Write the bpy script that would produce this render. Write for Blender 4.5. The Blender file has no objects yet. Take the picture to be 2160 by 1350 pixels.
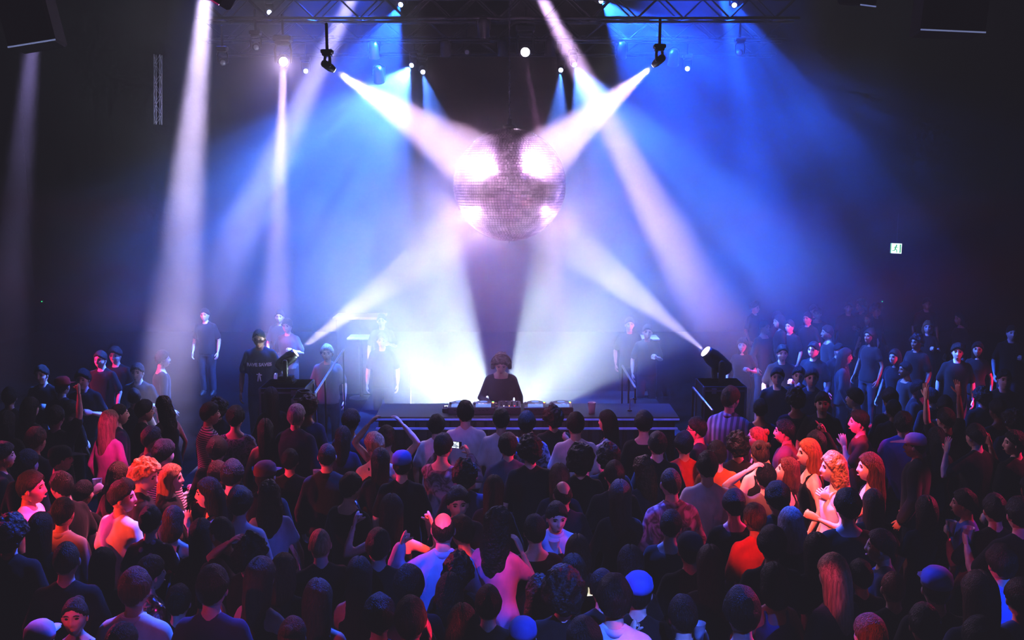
import bpy, bmesh, math, random
import numpy as np
from mathutils import Vector, Matrix, Euler, Quaternion
PI = math.pi
rnd = random.Random(7)
sc = bpy.context.scene
col = sc.collection
sc.cycles.volume_bounces = 0
sc.cycles.diffuse_bounces = 1
sc.cycles.glossy_bounces = 1
sc.cycles.transmission_bounces = 3
sc.cycles.max_bounces = 3
sc.cycles.use_adaptive_sampling = True
sc.cycles.adaptive_threshold = .08
sc.cycles.adaptive_min_samples = 24
sc.cycles.caustics_reflective = False
sc.cycles.caustics_refractive = False
sc.cycles.use_denoising = True
sc.cycles.use_light_tree = True
sc.view_settings.view_transform = 'Standard'

# ---------------------------------------------------------------- camera
F = 2100.0
PITCH = math.atan((675 - 378) / F)
CAM = Vector((0, 0, 4.45))
cd = bpy.data.cameras.new('camera')
cam = bpy.data.objects.new('camera', cd)
col.objects.link(cam)
cd.sensor_width = 36
cd.lens = 36 * F / 2160
cd.clip_end = 200
cam.location = CAM
cam.rotation_euler = (PI / 2 - PITCH, 0, 0)
sc.camera = cam
UP = Vector((0, math.sin(PITCH), math.cos(PITCH)))
FW = Vector((0, math.cos(PITCH), -math.sin(PITCH)))

def ray(px, py):
    return Vector(((px - 1080) / F, 0, 0)) + UP * ((675 - py) / F) + FW

def at(px, py, Y):
    """world point on the plane y = Y that the photo shows at (px, py)"""
    d = ray(px, py)
    return CAM + d * (Y / d.y)

def on_z(px, py, z):
    d = ray(px, py)
    return CAM + d * ((z - CAM.z) / d.z)

# ---------------------------------------------------------------- materials
MATS = {}
def mat(name, color, rough=.6, metal=0., emit=None, estr=0., noise=0., nscale=20., bump=0., bscale=60., stretch=(1, 1, 1), spec=.5, coat=0., sheen=0.):
    if name in MATS:
        return MATS[name]
    m = bpy.data.materials.new(name)
    m.use_nodes = True
    nt = m.node_tree
    b = nt.nodes['Principled BSDF']
    b.inputs['Base Color'].default_value = (*color, 1)
    b.inputs['Roughness'].default_value = rough
    b.inputs['Metallic'].default_value = metal
    b.inputs['Specular IOR Level'].default_value = spec
    b.inputs['Coat Weight'].default_value = coat
    b.inputs['Sheen Weight'].default_value = sheen
    if emit:
        b.inputs['Emission Color'].default_value = (*emit, 1)
        b.inputs['Emission Strength'].default_value = estr
    if noise or bump:
        tc = nt.nodes.new('ShaderNodeTexCoord')
        mp = nt.nodes.new('ShaderNodeMapping')
        mp.inputs['Scale'].default_value = stretch
        nt.links.new(tc.outputs['Object'], mp.inputs['Vector'])
    if noise:
        n = nt.nodes.new('ShaderNodeTexNoise')
        n.inputs['Scale'].default_value = nscale
        n.inputs['Detail'].default_value = 3
        nt.links.new(mp.outputs[0], n.inputs['Vector'])
        r = nt.nodes.new('ShaderNodeValToRGB')
        r.color_ramp.elements[0].position = .3
        r.color_ramp.elements[1].position = .7
        lo = [max(0, c * (1 - noise)) for c in color]
        hi = [min(1, c * (1 + noise)) for c in color]
        r.color_ramp.elements[0].color = (*lo, 1)
        r.color_ramp.elements[1].color = (*hi, 1)
        nt.links.new(n.outputs['Fac'], r.inputs[0])
        nt.links.new(r.outputs[0], b.inputs['Base Color'])
    if bump:
        n2 = nt.nodes.new('ShaderNodeTexNoise')
        n2.inputs['Scale'].default_value = bscale
        n2.inputs['Detail'].default_value = 2
        nt.links.new(mp.outputs[0], n2.inputs['Vector'])
        bp = nt.nodes.new('ShaderNodeBump')
        bp.inputs['Strength'].default_value = bump
        bp.inputs['Distance'].default_value = .02
        nt.links.new(n2.outputs['Fac'], bp.inputs['Height'])
        nt.links.new(bp.outputs[0], b.inputs['Normal'])
    MATS[name] = m
    return m

# ---------------------------------------------------------------- mesh builders
class MB:
    """collects closed shapes; build() links them as ONE mesh object"""
    def __init__(s):
        s.v = []; s.f = []; s.m = []
    def add(s, vs, fs, mi=0):
        o = len(s.v)
        s.v += [tuple(v) for v in vs]
        s.f += [tuple(i + o for i in f) for f in fs]
        s.m += [mi] * len(fs)
        return s
    def box(s, c, size, rot=None, mi=0, bev=0.):
        x, y, z = [k / 2 for k in size]
        if bev:
            b = min(bev, x * .49, y * .49, z * .49)
            vs = []
            for sz, in_ in ((-z, b), (-z + b, 0), (z - b, 0), (z, b)):
                X, Y = x - in_, y - in_
                q = b if not in_ else b * .6
                vs += [(-X + q, -Y, sz), (X - q, -Y, sz), (X, -Y + q, sz), (X, Y - q, sz), (X - q, Y, sz), (-X + q, Y, sz), (-X, Y - q, sz), (-X, -Y + q, sz)]
            fs = [tuple(range(7, -1, -1)), tuple(range(24, 32))]
            for k in range(3):
                for i in range(8):
                    j = (i + 1) % 8
                    fs.append((k * 8 + i, k * 8 + j, k * 8 + 8 + j, k * 8 + 8 + i))
        else:
            vs = [(-x, -y, -z), (x, -y, -z), (x, y, -z), (-x, y, -z), (-x, -y, z), (x, -y, z), (x, y, z), (-x, y, z)]
            fs = [(3, 2, 1, 0), (4, 5, 6, 7), (0, 1, 5, 4), (1, 2, 6, 5), (2, 3, 7, 6), (3, 0, 4, 7)]
        M = (rot.to_matrix() if rot is not None else Matrix.Identity(3))
        c = Vector(c)
        return s.add([M @ Vector(v) + c for v in vs], fs, mi)
    def tube(s, pts, radii, n=12, mi=0, flat=1., up=None, cap=True):
        """rings along a path; rounded ends"""
        P = [Vector(p) for p in pts]
        if not hasattr(radii, '__len__'):
            radii = [radii] * len(P)
        R = list(radii)
        if cap:
            a = (P[0] - P[1]).normalized(); b = (P[-1] - P[-2]).normalized()
            P0, R0, P1, R1 = P[0], R[0], P[-1], R[-1]
            P = [P0 + a * R0 * .95, P0 + a * R0 * .6] + P + [P1 + b * R1 * .6, P1 + b * R1 * .95]
            R = [R0 * .35, R0 * .8] + R + [R1 * .8, R1 * .35]
        N = len(P)
        t = (P[1] - P[0]).normalized()
        u = (Vector(up) if up is not None else (Vector((0, 0, 1)) if abs(t.z) < .9 else Vector((1, 0, 0))))
        u = (u - t * u.dot(t)).normalized()
        vs = []
        for i in range(N):
            t2 = (P[min(i + 1, N - 1)] - P[max(i - 1, 0)]).normalized()
            u = (u - t2 * u.dot(t2)).normalized()
            w = t2.cross(u)
            for k in range(n):
                a = 2 * PI * k / n
                vs.append(P[i] + u * (R[i] * flat * math.cos(a)) + w * (R[i] * math.sin(a)))
        fs = []
        for i in range(N - 1):
            for k in range(n):
                j = (k + 1) % n
                fs.append((i * n + k, i * n + j, i * n + n + j, i * n + n + k))
        fs.append(tuple(range(n - 1, -1, -1))); fs.append(tuple(range((N - 1) * n, N * n)))
        return s.add(vs, fs, mi)
    def rings(s, rows, n=20, mi=0, p=2.0):
        """rows: (cx, cy, z, rx, ry) horizontal super-ellipse rings, bottom to top"""
        vs = []
        for cx, cy, z, rx, ry in rows:
            for k in range(n):
                a = 2 * PI * k / n
                c_, s_ = math.cos(a), math.sin(a)
                q = 2 / p
                vs.append((cx + rx * math.copysign(abs(c_) ** q, c_), cy + ry * math.copysign(abs(s_) ** q, s_), z))
        fs = []
        for i in range(len(rows) - 1):
            for k in range(n):
                j = (k + 1) % n
                fs.append((i * n + k, i * n + j, i * n + n + j, i * n + n + k))
        fs.append(tuple(range(n - 1, -1, -1))); fs.append(tuple(range((len(rows) - 1) * n, len(rows) * n)))
        return s.add(vs, fs, mi)
    def lathe(s, prof, c=(0, 0, 0), rot=None, n=24, mi=0):
        """prof: (r, z) from one end to the other"""
        M = (rot.to_matrix() if rot is not None else Matrix.Identity(3))
        c = Vector(c); vs = []
        for r, z in prof:
            for k in range(n):
                a = 2 * PI * k / n
                vs.append(M @ Vector((r * math.cos(a), r * math.sin(a), z)) + c)
        fs = []
        for i in range(len(prof) - 1):
            for k in range(n):
                j = (k + 1) % n
                fs.append((i * n + k, i * n + j, i * n + n + j, i * n + n + k))
        fs.append(tuple(range(n - 1, -1, -1))); fs.append(tuple(range((len(prof) - 1) * n, len(prof) * n)))
        return s.add(vs, fs, mi)
    def ball(s, c, r, n=14, m=9, mi=0, rot=None):
        if not hasattr(r, '__len__'):
            r = (r, r, r)
        M = (rot.to_matrix() if rot is not None else Matrix.Identity(3))
        c = Vector(c); vs = [M @ Vector((0, 0, -r[2])) + c]
        for i in range(1, m):
            ph = -PI / 2 + PI * i / m
            for k in range(n):
                a = 2 * PI * k / n
                vs.append(M @ Vector((r[0] * math.cos(ph) * math.cos(a), r[1] * math.cos(ph) * math.sin(a), r[2] * math.sin(ph))) + c)
        vs.append(M @ Vector((0, 0, r[2])) + c)
        fs = [(0, 1 + (k + 1) % n, 1 + k) for k in range(n)]
        for i in range(m - 2):
            for k in range(n):
                j = (k + 1) % n
                fs.append((1 + i * n + k, 1 + i * n + j, 1 + i * n + n + j, 1 + i * n + n + k))
        e = len(vs) - 1
        fs += [(e, 1 + (m - 2) * n + k, 1 + (m - 2) * n + (k + 1) % n) for k in range(n)]
        return s.add(vs, fs, mi)
    def mesh(s, name, mats, smooth=True):
        me = bpy.data.meshes.new(name)
        me.from_pydata(s.v, [], s.f)
        for m in (mats if isinstance(mats, (list, tuple)) else [mats]):
            me.materials.append(m)
        me.polygons.foreach_set('material_index', s.m)
        me.polygons.foreach_set('use_smooth', [smooth] * len(s.f))
        me.update()
        return me
    def build(s, name, mats, parent=None, smooth=False, loc=None, rot=None):
        return link(name, s.mesh(name, mats, smooth), parent, loc, rot)

def link(name, me, parent=None, loc=None, rot=None):
    o = bpy.data.objects.new(name, me)
    col.objects.link(o)
    if parent:
        o.parent = parent
    if loc is not None:
        o.location = loc
    if rot is not None:
        o.rotation_euler = rot
    return o

def tag(o, label, cat, group=None, kind=None):
    o['label'] = label
    o['category'] = cat
    if group: o['group'] = group
    if kind: o['kind'] = kind
    return o

def thing(name, label, cat, loc=(0, 0, 0), rz=0., group=None):
    o = bpy.data.objects.new(name, None)
    o.empty_display_size = .1
    col.objects.link(o)
    o.location = loc
    o.rotation_euler = (0, 0, rz)
    return tag(o, label, cat, group)

def struct(name, o):
    o.name = name
    o['kind'] = 'structure'
    return o

def copy_tree(o, parent=None):
    c = o.copy()
    col.objects.link(c)
    if parent: c.parent = parent
    for ch in list(o.children):
        copy_tree(ch, c)
    return c

# ---------------------------------------------------------------- lamps
def spot(pos, target, half_deg, color, watts, blend=.3, radius=.04, gobo=None, name='spot_light'):
    l = bpy.data.lights.new(name, 'SPOT')
    l.energy = watts
    l.color = color
    l.spot_size = math.radians(2 * half_deg)
    l.spot_blend = blend
    l.shadow_soft_size = radius
    o = bpy.data.objects.new(name, l)
    col.objects.link(o)
    o.location = pos
    o.rotation_mode = 'QUATERNION'
    o.rotation_quaternion = (Vector(target) - Vector(pos)).to_track_quat('-Z', 'Y')
    if gobo:
        gobo_nodes(l, *gobo)
    return o

def gobo_nodes(l, scale, lo, hi, contrast=(.4, .6), stretch=(1, 1, 1)):
    """a patterned gobo in the lamp: breaks the beam into shafts"""
    l.use_nodes = True
    nt = l.node_tree
    e = nt.nodes['Emission']
    tc = nt.nodes.new('ShaderNodeTexCoord')
    mp = nt.nodes.new('ShaderNodeMapping')
    mp.inputs['Scale'].default_value = stretch
    n = nt.nodes.new('ShaderNodeTexNoise')
    n.inputs['Scale'].default_value = scale
    n.inputs['Detail'].default_value = 1.5
    r = nt.nodes.new('ShaderNodeMapRange')
    r.inputs[1].default_value, r.inputs[2].default_value = contrast
    r.inputs[3].default_value, r.inputs[4].default_value = lo, hi
    nt.links.new(tc.outputs['Normal'], mp.inputs['Vector'])
    nt.links.new(mp.outputs[0], n.inputs['Vector'])
    nt.links.new(n.outputs['Fac'], r.inputs[0])
    nt.links.new(r.outputs[0], e.inputs['Strength'])
# ---------------------------------------------------------------- setting
black_wall = mat('black_wall_paint', (.0025, .0025, .004), .95, noise=.3, nscale=2, bump=.2, bscale=8, spec=.05)
black_floor = mat('scuffed_black_floor', (.0026, .0026, .004), .95, noise=.4, nscale=4, spec=.03)
stage_black = mat('black_stage_deck', (.008, .008, .01), .8, noise=.4, nscale=6, spec=.15)
black_cloth = mat('black_drape_cloth', (.010, .010, .014), .9, bump=.5, bscale=6, stretch=(4, 4, .3))
case_black = mat('black_case_laminate', (.015, .015, .018), .35, noise=.3, nscale=40)
alu = mat('brushed_aluminium', (.45, .45, .48), .35, 1., bump=.1, bscale=120)
dark_metal = mat('black_powder_coat', (.012, .012, .015), .4, .3, bump=.1, bscale=200)
rubber = mat('black_rubber', (.008, .008, .008), .7, noise=.2)

def slab(name, c, size, m, kind=True):
    o = MB().box(c, size).build(name, m)
    o['kind'] = 'structure'
    return o
slab('floor', (0, 12, -.1), (28, 34, .2), black_floor)
slab('ceiling', (0, 12, 9.6), (28, 34, .2), black_wall)
slab('wall_left', (-14.1, 12, 4.7), (.2, 34, 9.8), black_wall)
slab('wall_right', (14.1, 12, 4.7), (.2, 34, 9.8), black_wall)
slab('wall_back', (0, 29.1, 4.7), (28, .2, 9.8), black_wall)
slab('wall_front', (0, -5.1, 4.7), (28, .2, 9.8), black_wall)
# stage deck and its black front
SZ = .45
slab('floor_stage', (0, 15.6, SZ / 2), (5.3, 6.0, SZ), stage_black)
slab('floor_side_riser', (-3.55, 13.75, SZ / 2), (1.76, 2.3, SZ), stage_black)
# ---------------------------------------------------------------- DJ booth
wood_top = mat('black_laminate_table_top', (.012, .012, .018), .5, noise=.3, nscale=30)
led_green = mat('green_led', (.0, .3, .1), emit=(.05, 1, .3), estr=1.2)
led_orange = mat('orange_led', (.3, .1, .0), emit=(1, .35, .08), estr=4)
led_red = mat('red_led', (.3, .0, .0), emit=(1, .05, .08), estr=3)
led_white = mat('white_led', (.3, .3, .3), emit=(.8, .85, 1), estr=2.5)
gear_grey = mat('grey_control_panel', (.08, .08, .09), .35, .2, noise=.2, nscale=80)
gear_silver = mat('silver_jog_metal', (.5, .5, .55), .25, .9, bump=.05, bscale=90)
knob_mat = mat('black_knob_plastic', (.02, .02, .02), .4, noise=.2)
screen_mat = mat('blue_lcd_screen', (.02, .03, .06), .2, emit=(.25, .4, 1), estr=.8, noise=.4, nscale=60)

TZ = at(1080, 880, 12.55).z          # height of the booth's front lip
xl, xr = at(790, 880, 12.6).x, at(1432, 880, 12.6).x
booth = thing('dj_booth', 'long black DJ table with two bright edge strips across the stage front', 'table', ((xl + xr) / 2, 12.95, 0))
W = xr - xl
MB().box((0, 0, TZ - .03), (W, .8, .06), bev=.012).build('table_top', wood_top, booth)
b = MB()
b.box((0, -.33, (TZ - .061) / 2 + .005), (W - .1, .03, TZ - .071))
for k in range(26):
    b.tube([(-W / 2 + .1 + k * (W - .2) / 25, -.35, .03), (-W / 2 + .1 + k * (W - .2) / 25, -.35, TZ - .08)], .028, 8)
b.build('front_drape', black_cloth, booth, smooth=True)
strip_m = mat('blue_edge_highlight', (.3, .35, .6), .4, .2, emit=(.05, .16, .9), estr=.35, noise=.5, nscale=3)  # weak blue emission stands in for light reflected off the strips
MB().box((0, -.405, TZ - .03), (W, .012, .025), bev=.004).build('edge_highlight_strip', strip_m, booth)
zl = at(1080, 903, 12.55).z
MB().box((0, -.42, zl), (W - .05, .06, .02), bev=.004).build('edge_highlight_strip', strip_m, booth)
for sx in (-1, 1):
    for sy in (-1, 1):
        MB().tube([(sx * (W / 2 - .12), sy * .28, .02), (sx * (W / 2 - .12), sy * .28, TZ - .06)], .025, 10).build('leg', dark_metal, booth)

def on_table(px, Y=12.85):
    return Vector(((px - 1080) / (F / Y) * 1.0, Y, TZ))

def make_player():
    t = thing('media_player', 'x', 'dj player')
    MB().box((0, 0, .05), (.30, .34, .10), bev=.012).build('body', gear_grey, t)
    j = MB().lathe([(.001, .0), (.108, .0), (.112, .008), (.108, .022), (.09, .028), (.001, .029)], (0, -.035, .10), n=40).build('jog_wheel', [gear_silver], t, smooth=True)
    MB().lathe([(.001, 0), (.05, 0), (.05, .003), (.001, .003)], (0, -.035, .128), n=24).build('centre_display', screen_mat, j)
    MB().box((0, .125, .112), (.2, .075, .02), rot=Euler((math.radians(-14), 0, 0)), bev=.004).build('screen', screen_mat, t)
    for k, m in ((0, led_orange), (1, led_green)):
        MB().lathe([(.001, 0), (.016, 0), (.015, .007), (.001, .008)], (-.12, -.10 - k * .045, .10), n=16).build('button', m, t)
    MB().box((.125, -.06, .107), (.014, .16, .006)).build('slider_slot', knob_mat, t)
    MB().box((.125, -.04, .113), (.022, .03, .014), bev=.003).build('slider_cap', gear_silver, t)
    for x in (-.05, 0, .05):
        MB().box((x, .1702, .06), (.026, .004, .016)).build('rear_socket', knob_mat, t)
    return t
pl = make_player()
pl_spots = [(967, 'leftmost media player on the DJ table, its silver wheel behind the crew-cut fan'),
            (1019, 'second media player from the left end, beside the DJ right hand'),
            (1130, 'media player just to the right of the mixer on the DJ table'),
            (1186, 'rightmost media player at the table end with orange lights')]
for i, (px, lb) in enumerate(pl_spots):
    o = pl if i == 0 else copy_tree(pl)
    p = on_table(px)
    o.location = p
    o.rotation_euler = (0, 0, PI)         # its back is towards the crowd
    tag(o, lb, 'dj player', 'media players on the DJ table')
mx = thing('dj_mixer', 'black DJ mixer with rows of knobs and red lights before the DJ', 'mixer', on_table(1074), PI)
MB().box((0, 0, .055), (.30, .36, .11), bev=.012).build('body', gear_grey, mx)
for i in range(4):
    for j in range(4):
        MB().lathe([(.011, 0), (.010, .018), (.006, .022), (.001, .022)], (-.105 + i * .07, .12 - j * .045, .11), n=10).build('knob', knob_mat, mx)
for i in range(4):
    MB().box((-.105 + i * .07, -.10, .112), (.008, .09, .004)).build('fader_slot', knob_mat, mx)
    MB().box((-.105 + i * .07, -.08 - .02 * (i % 2), .118), (.024, .014, .014), bev=.003).build('fader_cap', gear_silver, mx)
for i in range(3):
    MB().box((-.07 + i * .07, .155, .115), (.010, .03, .006)).build('level_light', (led_red, led_orange, led_white)[i], mx)
fx = thing('effects_unit', 'small black box of cables at the left end of the players', 'effects unit', on_table(938) + Vector((0, .02, 0)), PI)
MB().box((0, 0, .03), (.1, .16, .06), bev=.008).build('body', gear_grey, fx)
for k in range(3):
    MB().lathe([(.012, 0), (.010, .018), (.001, .02)], (-.03 + .03 * k, .03, .06), n=10).build('knob', gear_silver, fx)
MB().box((0, -.05, .062), (.06, .03, .005)).build('status_light', led_white, fx)
# a drinking cup (clear plastic)
def clear_plastic():
    if 'clear_cup_plastic' in MATS: return MATS['clear_cup_plastic']
    m = bpy.data.materials.new('clear_cup_plastic'); m.use_nodes = True
    nt = m.node_tree; nt.nodes.clear()
    out = nt.nodes.new('ShaderNodeOutputMaterial')
    mixn = nt.nodes.new('ShaderNodeMixShader')
    tr = nt.nodes.new('ShaderNodeBsdfTransparent')
    pb = nt.nodes.new('ShaderNodeBsdfPrincipled')
    pb.inputs['Base Color'].default_value = (.75, .78, .85, 1)
    pb.inputs['Roughness'].default_value = .18
    n = nt.nodes.new('ShaderNodeTexNoise'); n.inputs['Scale'].default_value = 30
    r = nt.nodes.new('ShaderNodeMapRange'); r.inputs[3].default_value = .45; r.inputs[4].default_value = .85
    nt.links.new(n.outputs['Fac'], r.inputs[0]); nt.links.new(r.outputs[0], mixn.inputs[0])
    nt.links.new(tr.outputs[0], mixn.inputs[1]); nt.links.new(pb.outputs[0], mixn.inputs[2])
    nt.links.new(mixn.outputs[0], out.inputs['Surface'])
    MATS['clear_cup_plastic'] = m
    return m
liquid = mat('pale_drink', (.35, .3, .25), .15, noise=.2)
cup_me = MB().lathe([(.001, 0), (.031, 0), (.034, .05), (.043, .118), (.045, .12), (.042, .119), (.032, .05), (.029, .006), (.001, .005)], n=20).mesh('cup', clear_plastic())
drink_me = MB().lathe([(.001, .008), (.028, .008), (.033, .06), (.0335, .075), (.001, .076)], n=16).mesh('drink', liquid)
def cup(pos, label, tilt=(0, 0, 0), s=1.0, group=None, cat='cup'):
    t = thing('plastic_cup', label, cat, pos, 0, group)
    t.rotation_euler = tilt
    t.scale = (s, s, s)
    link('cup_wall', cup_me, t)
    link('drink', drink_me, t)
    return t
p = on_table(1252, 12.75); p.z = TZ
cup(p, 'clear plastic cup standing alone on the right part of the DJ table', s=1.25)
# gooseneck lamp
p = on_table(1334, 12.9)
gl = thing('gooseneck_lamp', 'small bent gooseneck lamp clipped to the right end of the table', 'lamp', p)
MB().lathe([(.001, 0), (.03, 0), (.03, .012), (.008, .02), (.001, .02)], n=16).build('base', dark_metal, gl, smooth=True)
MB().tube([(0, 0, .01), (0, 0, .14), (.01, 0, .165), (.03, 0, .172), (.05, 0, .168)], .006, 8).build('neck', alu, gl, smooth=True)
MB().tube([(.045, 0, .168), (.075, 0, .16)], [.009, .013], 10).build('lamp_shade', dark_metal, gl, smooth=True)

# ---------------------------------------------------------------- flight cases, rails, back tables
def flight_case(c, size, label):
    t = thing('flight_case', label, 'flight case', (c[0], c[1], c[2]))
    x, y, z = size
    MB().box((0, 0, z / 2 + .05), (x - .03, y - .03, z - .1)).build('case_body', case_black, t)
    MB().box((0, 0, z - .03), (x, y, .06), bev=.008).build('lid', case_black, t)
    e = MB()
    for sx in (-1, 1):
        for sy in (-1, 1):
            e.box((sx * (x / 2 - .012), sy * (y / 2 - .012), z / 2 + .02), (.03, .03, z - .06))
    for sy in (-1, 1):
        e.box((0, sy * (y / 2 - .012), z - .065), (x, .03, .025))
        e.box((0, sy * (y / 2 - .012), .065), (x, .03, .025))
    e.build('edge_trim', alu, t)
    for sx in (-1, 1):
        MB().box((sx * x * .25, -y / 2 - .004, z - .07), (.07, .012, .08), bev=.004).build('latch', alu, t)
        for sy in (-1, 1):
            MB().lathe([(.001, -.012), (.03, -.012), (.03, .012), (.001, .012)], (sx * (x / 2 - .08), sy * (y / 2 - .08), .03), rot=Euler((0, PI / 2, 0)), n=14).build('caster', rubber, t)
    return t
pL = at(602, 812, 13.3)
caseL = flight_case((pL.x, 13.4, SZ), (.62, .62, pL.z - SZ), 'black flight case under the left floor spotlight')
pR = at(1520, 806, 14.3)
caseR = flight_case((pR.x, 14.3, 0), (.62, .62, pR.z), 'tall black flight case under the right floor spotlight')
p = at(644, 830, 12.95)
sc_case = flight_case((p.x, 12.86, SZ), (.24, .4, p.z - SZ), 'low black case with coiled cable beside the left floor spotlight')
cb = MB()
pts = [(0.105 * math.cos(a) * (1 - a * .01), .105 * math.sin(a) * (1 - a * .01), .012 + .006 * a / PI) for a in [i * PI / 8 for i in range(60)]]
cb.tube(pts, .011, 6)
tag(cb.build('cable_coil', rubber, smooth=True, loc=(p.x, 12.86, p.z)), 'coiled black cable lying on the low case by the left spotlight', 'cable')

def handrail(a, b, foot, label):
    t = thing('handrail', label, 'handrail', (a.x, a.y, foot))
    o = Vector((a.x, a.y, foot))
    MB().tube([a - o, b - o], .017, 10).build('rail', alu, t, smooth=True)
    for q in (a, (a + b) / 2, b):
        MB().tube([q - o, Vector((q.x, q.y, foot + .01)) - o], .013, 8).build('post', dark_metal, t, smooth=True)
    return t
handrail(at(641, 866, 12.7), at(724, 738, 14.9), SZ, 'sloping metal handrail at the left edge of the stage')
handrail(at(1462, 818, 13.4), at(1503, 866, 12.8), 0, 'short sloping blue-lit handrail right of the stage')
handrail(at(1313, 772, 14.2), at(1340, 818, 13.4), SZ, 'short lit rail behind the right end of the DJ table')
ms = thing('pole_stand', 'thin upright metal pole stand at the back left of the DJ table', 'stand', (at(866, 866, 13.5).x, 13.5, SZ))
MB().tube([(0, 0, .02), (0, 0, at(866, 788, 13.5).z - SZ)], .007, 8).build('pole', alu, ms)
MB().lathe([(.001, 0), (.14, 0), (.14, .015), (.02, .03), (.001, .03)], n=20).build('base', dark_metal, ms)

pale_top = mat('pale_table_laminate', (.5, .48, .6), .4, noise=.1)
def bar_table(px, py, Y, w, label, dpt=.6):
    q = at(px, py, Y)
    t = thing('bar_table', label, 'table', (q.x, q.y, 0), 0)
    MB().box((0, 0, q.z - .02), (w, dpt, .04), bev=.01).build('table_top', pale_top, t)
    MB().tube([(0, 0, .04), (0, 0, q.z - .04)], .04, 10).build('column', dark_metal, t)
    MB().lathe([(.001, 0), (.25, 0), (.25, .02), (.05, .04), (.001, .04)], n=20).build('base', dark_metal, t)
    return t
bar_table(760, 709, 20.0, .48, 'small pale high table behind the stage, left of the bowl of light', .5)
bar_table(1362, 710, 20.0, .5, 'small pale high table behind the stage on the right', .5)
q = at(760, 664, 20.6)
bc = thing('bar_counter', 'wide pale bar counter top far behind the left of the stage', 'counter', (q.x, q.y, 0))
MB().box((0, 0, q.z - .03), (1.05, .7, .05), bev=.01).build('counter_top', pale_top, bc)
MB().box((0, .05, (q.z - .06) / 2), (.95, .5, q.z - .06), bev=.01).build('counter_body', case_black, bc)
mon = thing('stage_monitor', 'dark wedge speaker on the stage behind the right of the table', 'speaker', (at(1400, 840, 14).x, 14.0, SZ), .4)
w = MB()
w.add([(-.3, -.22, 0), (.3, -.22, 0), (.3, .22, 0), (-.3, .22, 0), (-.3, -.1, .34), (.3, -.1, .34), (.3, .22, .42), (-.3, .22, .42)],
      [(3, 2, 1, 0), (4, 5, 6, 7), (0, 1, 5, 4), (1, 2, 6, 5), (2, 3, 7, 6), (3, 0, 4, 7)])
w.build('cabinet', case_black, mon)
MB().lathe([(.001, 0), (.12, 0), (.12, .012), (.09, .02), (.001, .01)], (0, -.175, .18), rot=Euler((math.radians(70), 0, 0)), n=24).build('cone', rubber, mon, smooth=True)

# ---------------------------------------------------------------- mirror ball
BP = at(1075, 390, 14.0)
BR = 118 / F * 14.0 * .995
ball = thing('mirror_ball', 'giant mirror ball hanging above the DJ, covered in small square mirrors', 'mirror ball', BP)
mirror = mat('mirror_tiles', (.88, .62, .95), .20, 1., noise=.25, nscale=9)
grout = mat('dark_ball_core', (.05, .04, .07), .6, noise=.2)
MB().ball((0, 0, 0), BR - .012, 64, 40).build('core', grout, ball, smooth=True)
tb = MB()
rows = 62
rr = random.Random(3)
for i in range(rows):
    p0 = -PI / 2 + PI * (i + .06) / rows; p1 = -PI / 2 + PI * (i + .94) / rows
    pm = (p0 + p1) / 2
    ncol = max(6, int(2 * PI * math.cos(pm) / (PI / rows)))
    off = rr.random()
    for k in range(ncol):
        a0 = 2 * PI * (k + off + .05) / ncol; a1 = 2 * PI * (k + off + .95) / ncol; am = (a0 + a1) / 2
        n = Vector((math.cos(pm) * math.cos(am), math.cos(pm) * math.sin(am), math.sin(pm)))
        e = Vector((-math.sin(am), math.cos(am), 0)); u = n.cross(e)
        n2 = (n + e * rr.gauss(0, .02) + u * rr.gauss(0, .02)).normalized()
        e2 = (e - n2 * e.dot(n2)).normalized(); u2 = n2.cross(e2)
        hw = BR * math.cos(pm) * (a1 - a0) / 2; hh = BR * (p1 - p0) / 2
        c = n * BR
        vs = [c - e2 * hw - u2 * hh, c + e2 * hw - u2 * hh, c + e2 * hw + u2 * hh, c - e2 * hw + u2 * hh]
        bk = [v - n * .011 for v in vs]
        tb.add(vs + bk, [(0, 1, 2, 3), (0, 4, 5, 1), (1, 5, 6, 2), (2, 6, 7, 3), (3, 7, 4, 0)])
tb.build('mirror_tiles', mirror, ball)
MB().lathe([(.09, BR - .02), (.09, BR + .03), (.03, BR + .05), (.03, BR + .12), (.001, BR + .12)], n=20).build('top_collar', dark_metal, ball, smooth=True)
MB().lathe([(.001, -BR - .035), (.012, -BR - .03), (.016, -BR - .01), (.016, -BR + .02)], n=12).build('bottom_knob', alu, ball, smooth=True)
cable = MB()
for k in range(60):
    a = k % 2 * PI / 2
    cable.tube([(-.012 * math.cos(a), -.012 * math.sin(a), BR + .12 + k * .045), (0, 0, BR + .145 + k * .045), (.012 * math.cos(a), .012 * math.sin(a), BR + .17 + k * .045)], .007, 6)
cable.build('hanging_chain', dark_metal, ball)

# ---------------------------------------------------------------- trusses in the roof
def truss(a, b, w, label, nseg=20, m=None):
    a, b = Vector(a), Vector(b)
    t = thing('lighting_truss', label, 'truss', (a + b) / 2)
    o = (a + b) / 2
    d = (b - a).normalized()
    u = Vector((0, 0, 1)) if abs(d.z) < .9 else Vector((0, 1, 0))
    v = d.cross(u).normalized()
    cs = [u * w / 2 + v * w / 2, u * w / 2 - v * w / 2, -u * w / 2 + v * w / 2, -u * w / 2 - v * w / 2]
    ch = MB()
    for c in cs:
        ch.tube([a + c - o, b + c - o], w * .075, 6)
    ch.build('chords', m or dark_alu, t, smooth=True)
    lt = MB()
    L = (b - a).length
    for (i0, i1) in ((0, 1), (2, 3), (0, 2), (1, 3)):
        for k in range(nseg):
            p, q = a + d * L * k / nseg, a + d * L * (k + 1) / nseg
            if k % 2: p, q = q, p
            lt.tube([p + cs[i0] - o, q + cs[i1] - o], w * .04, 5)
    lt.build('lattice', m or dark_alu, t)
    return t
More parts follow.
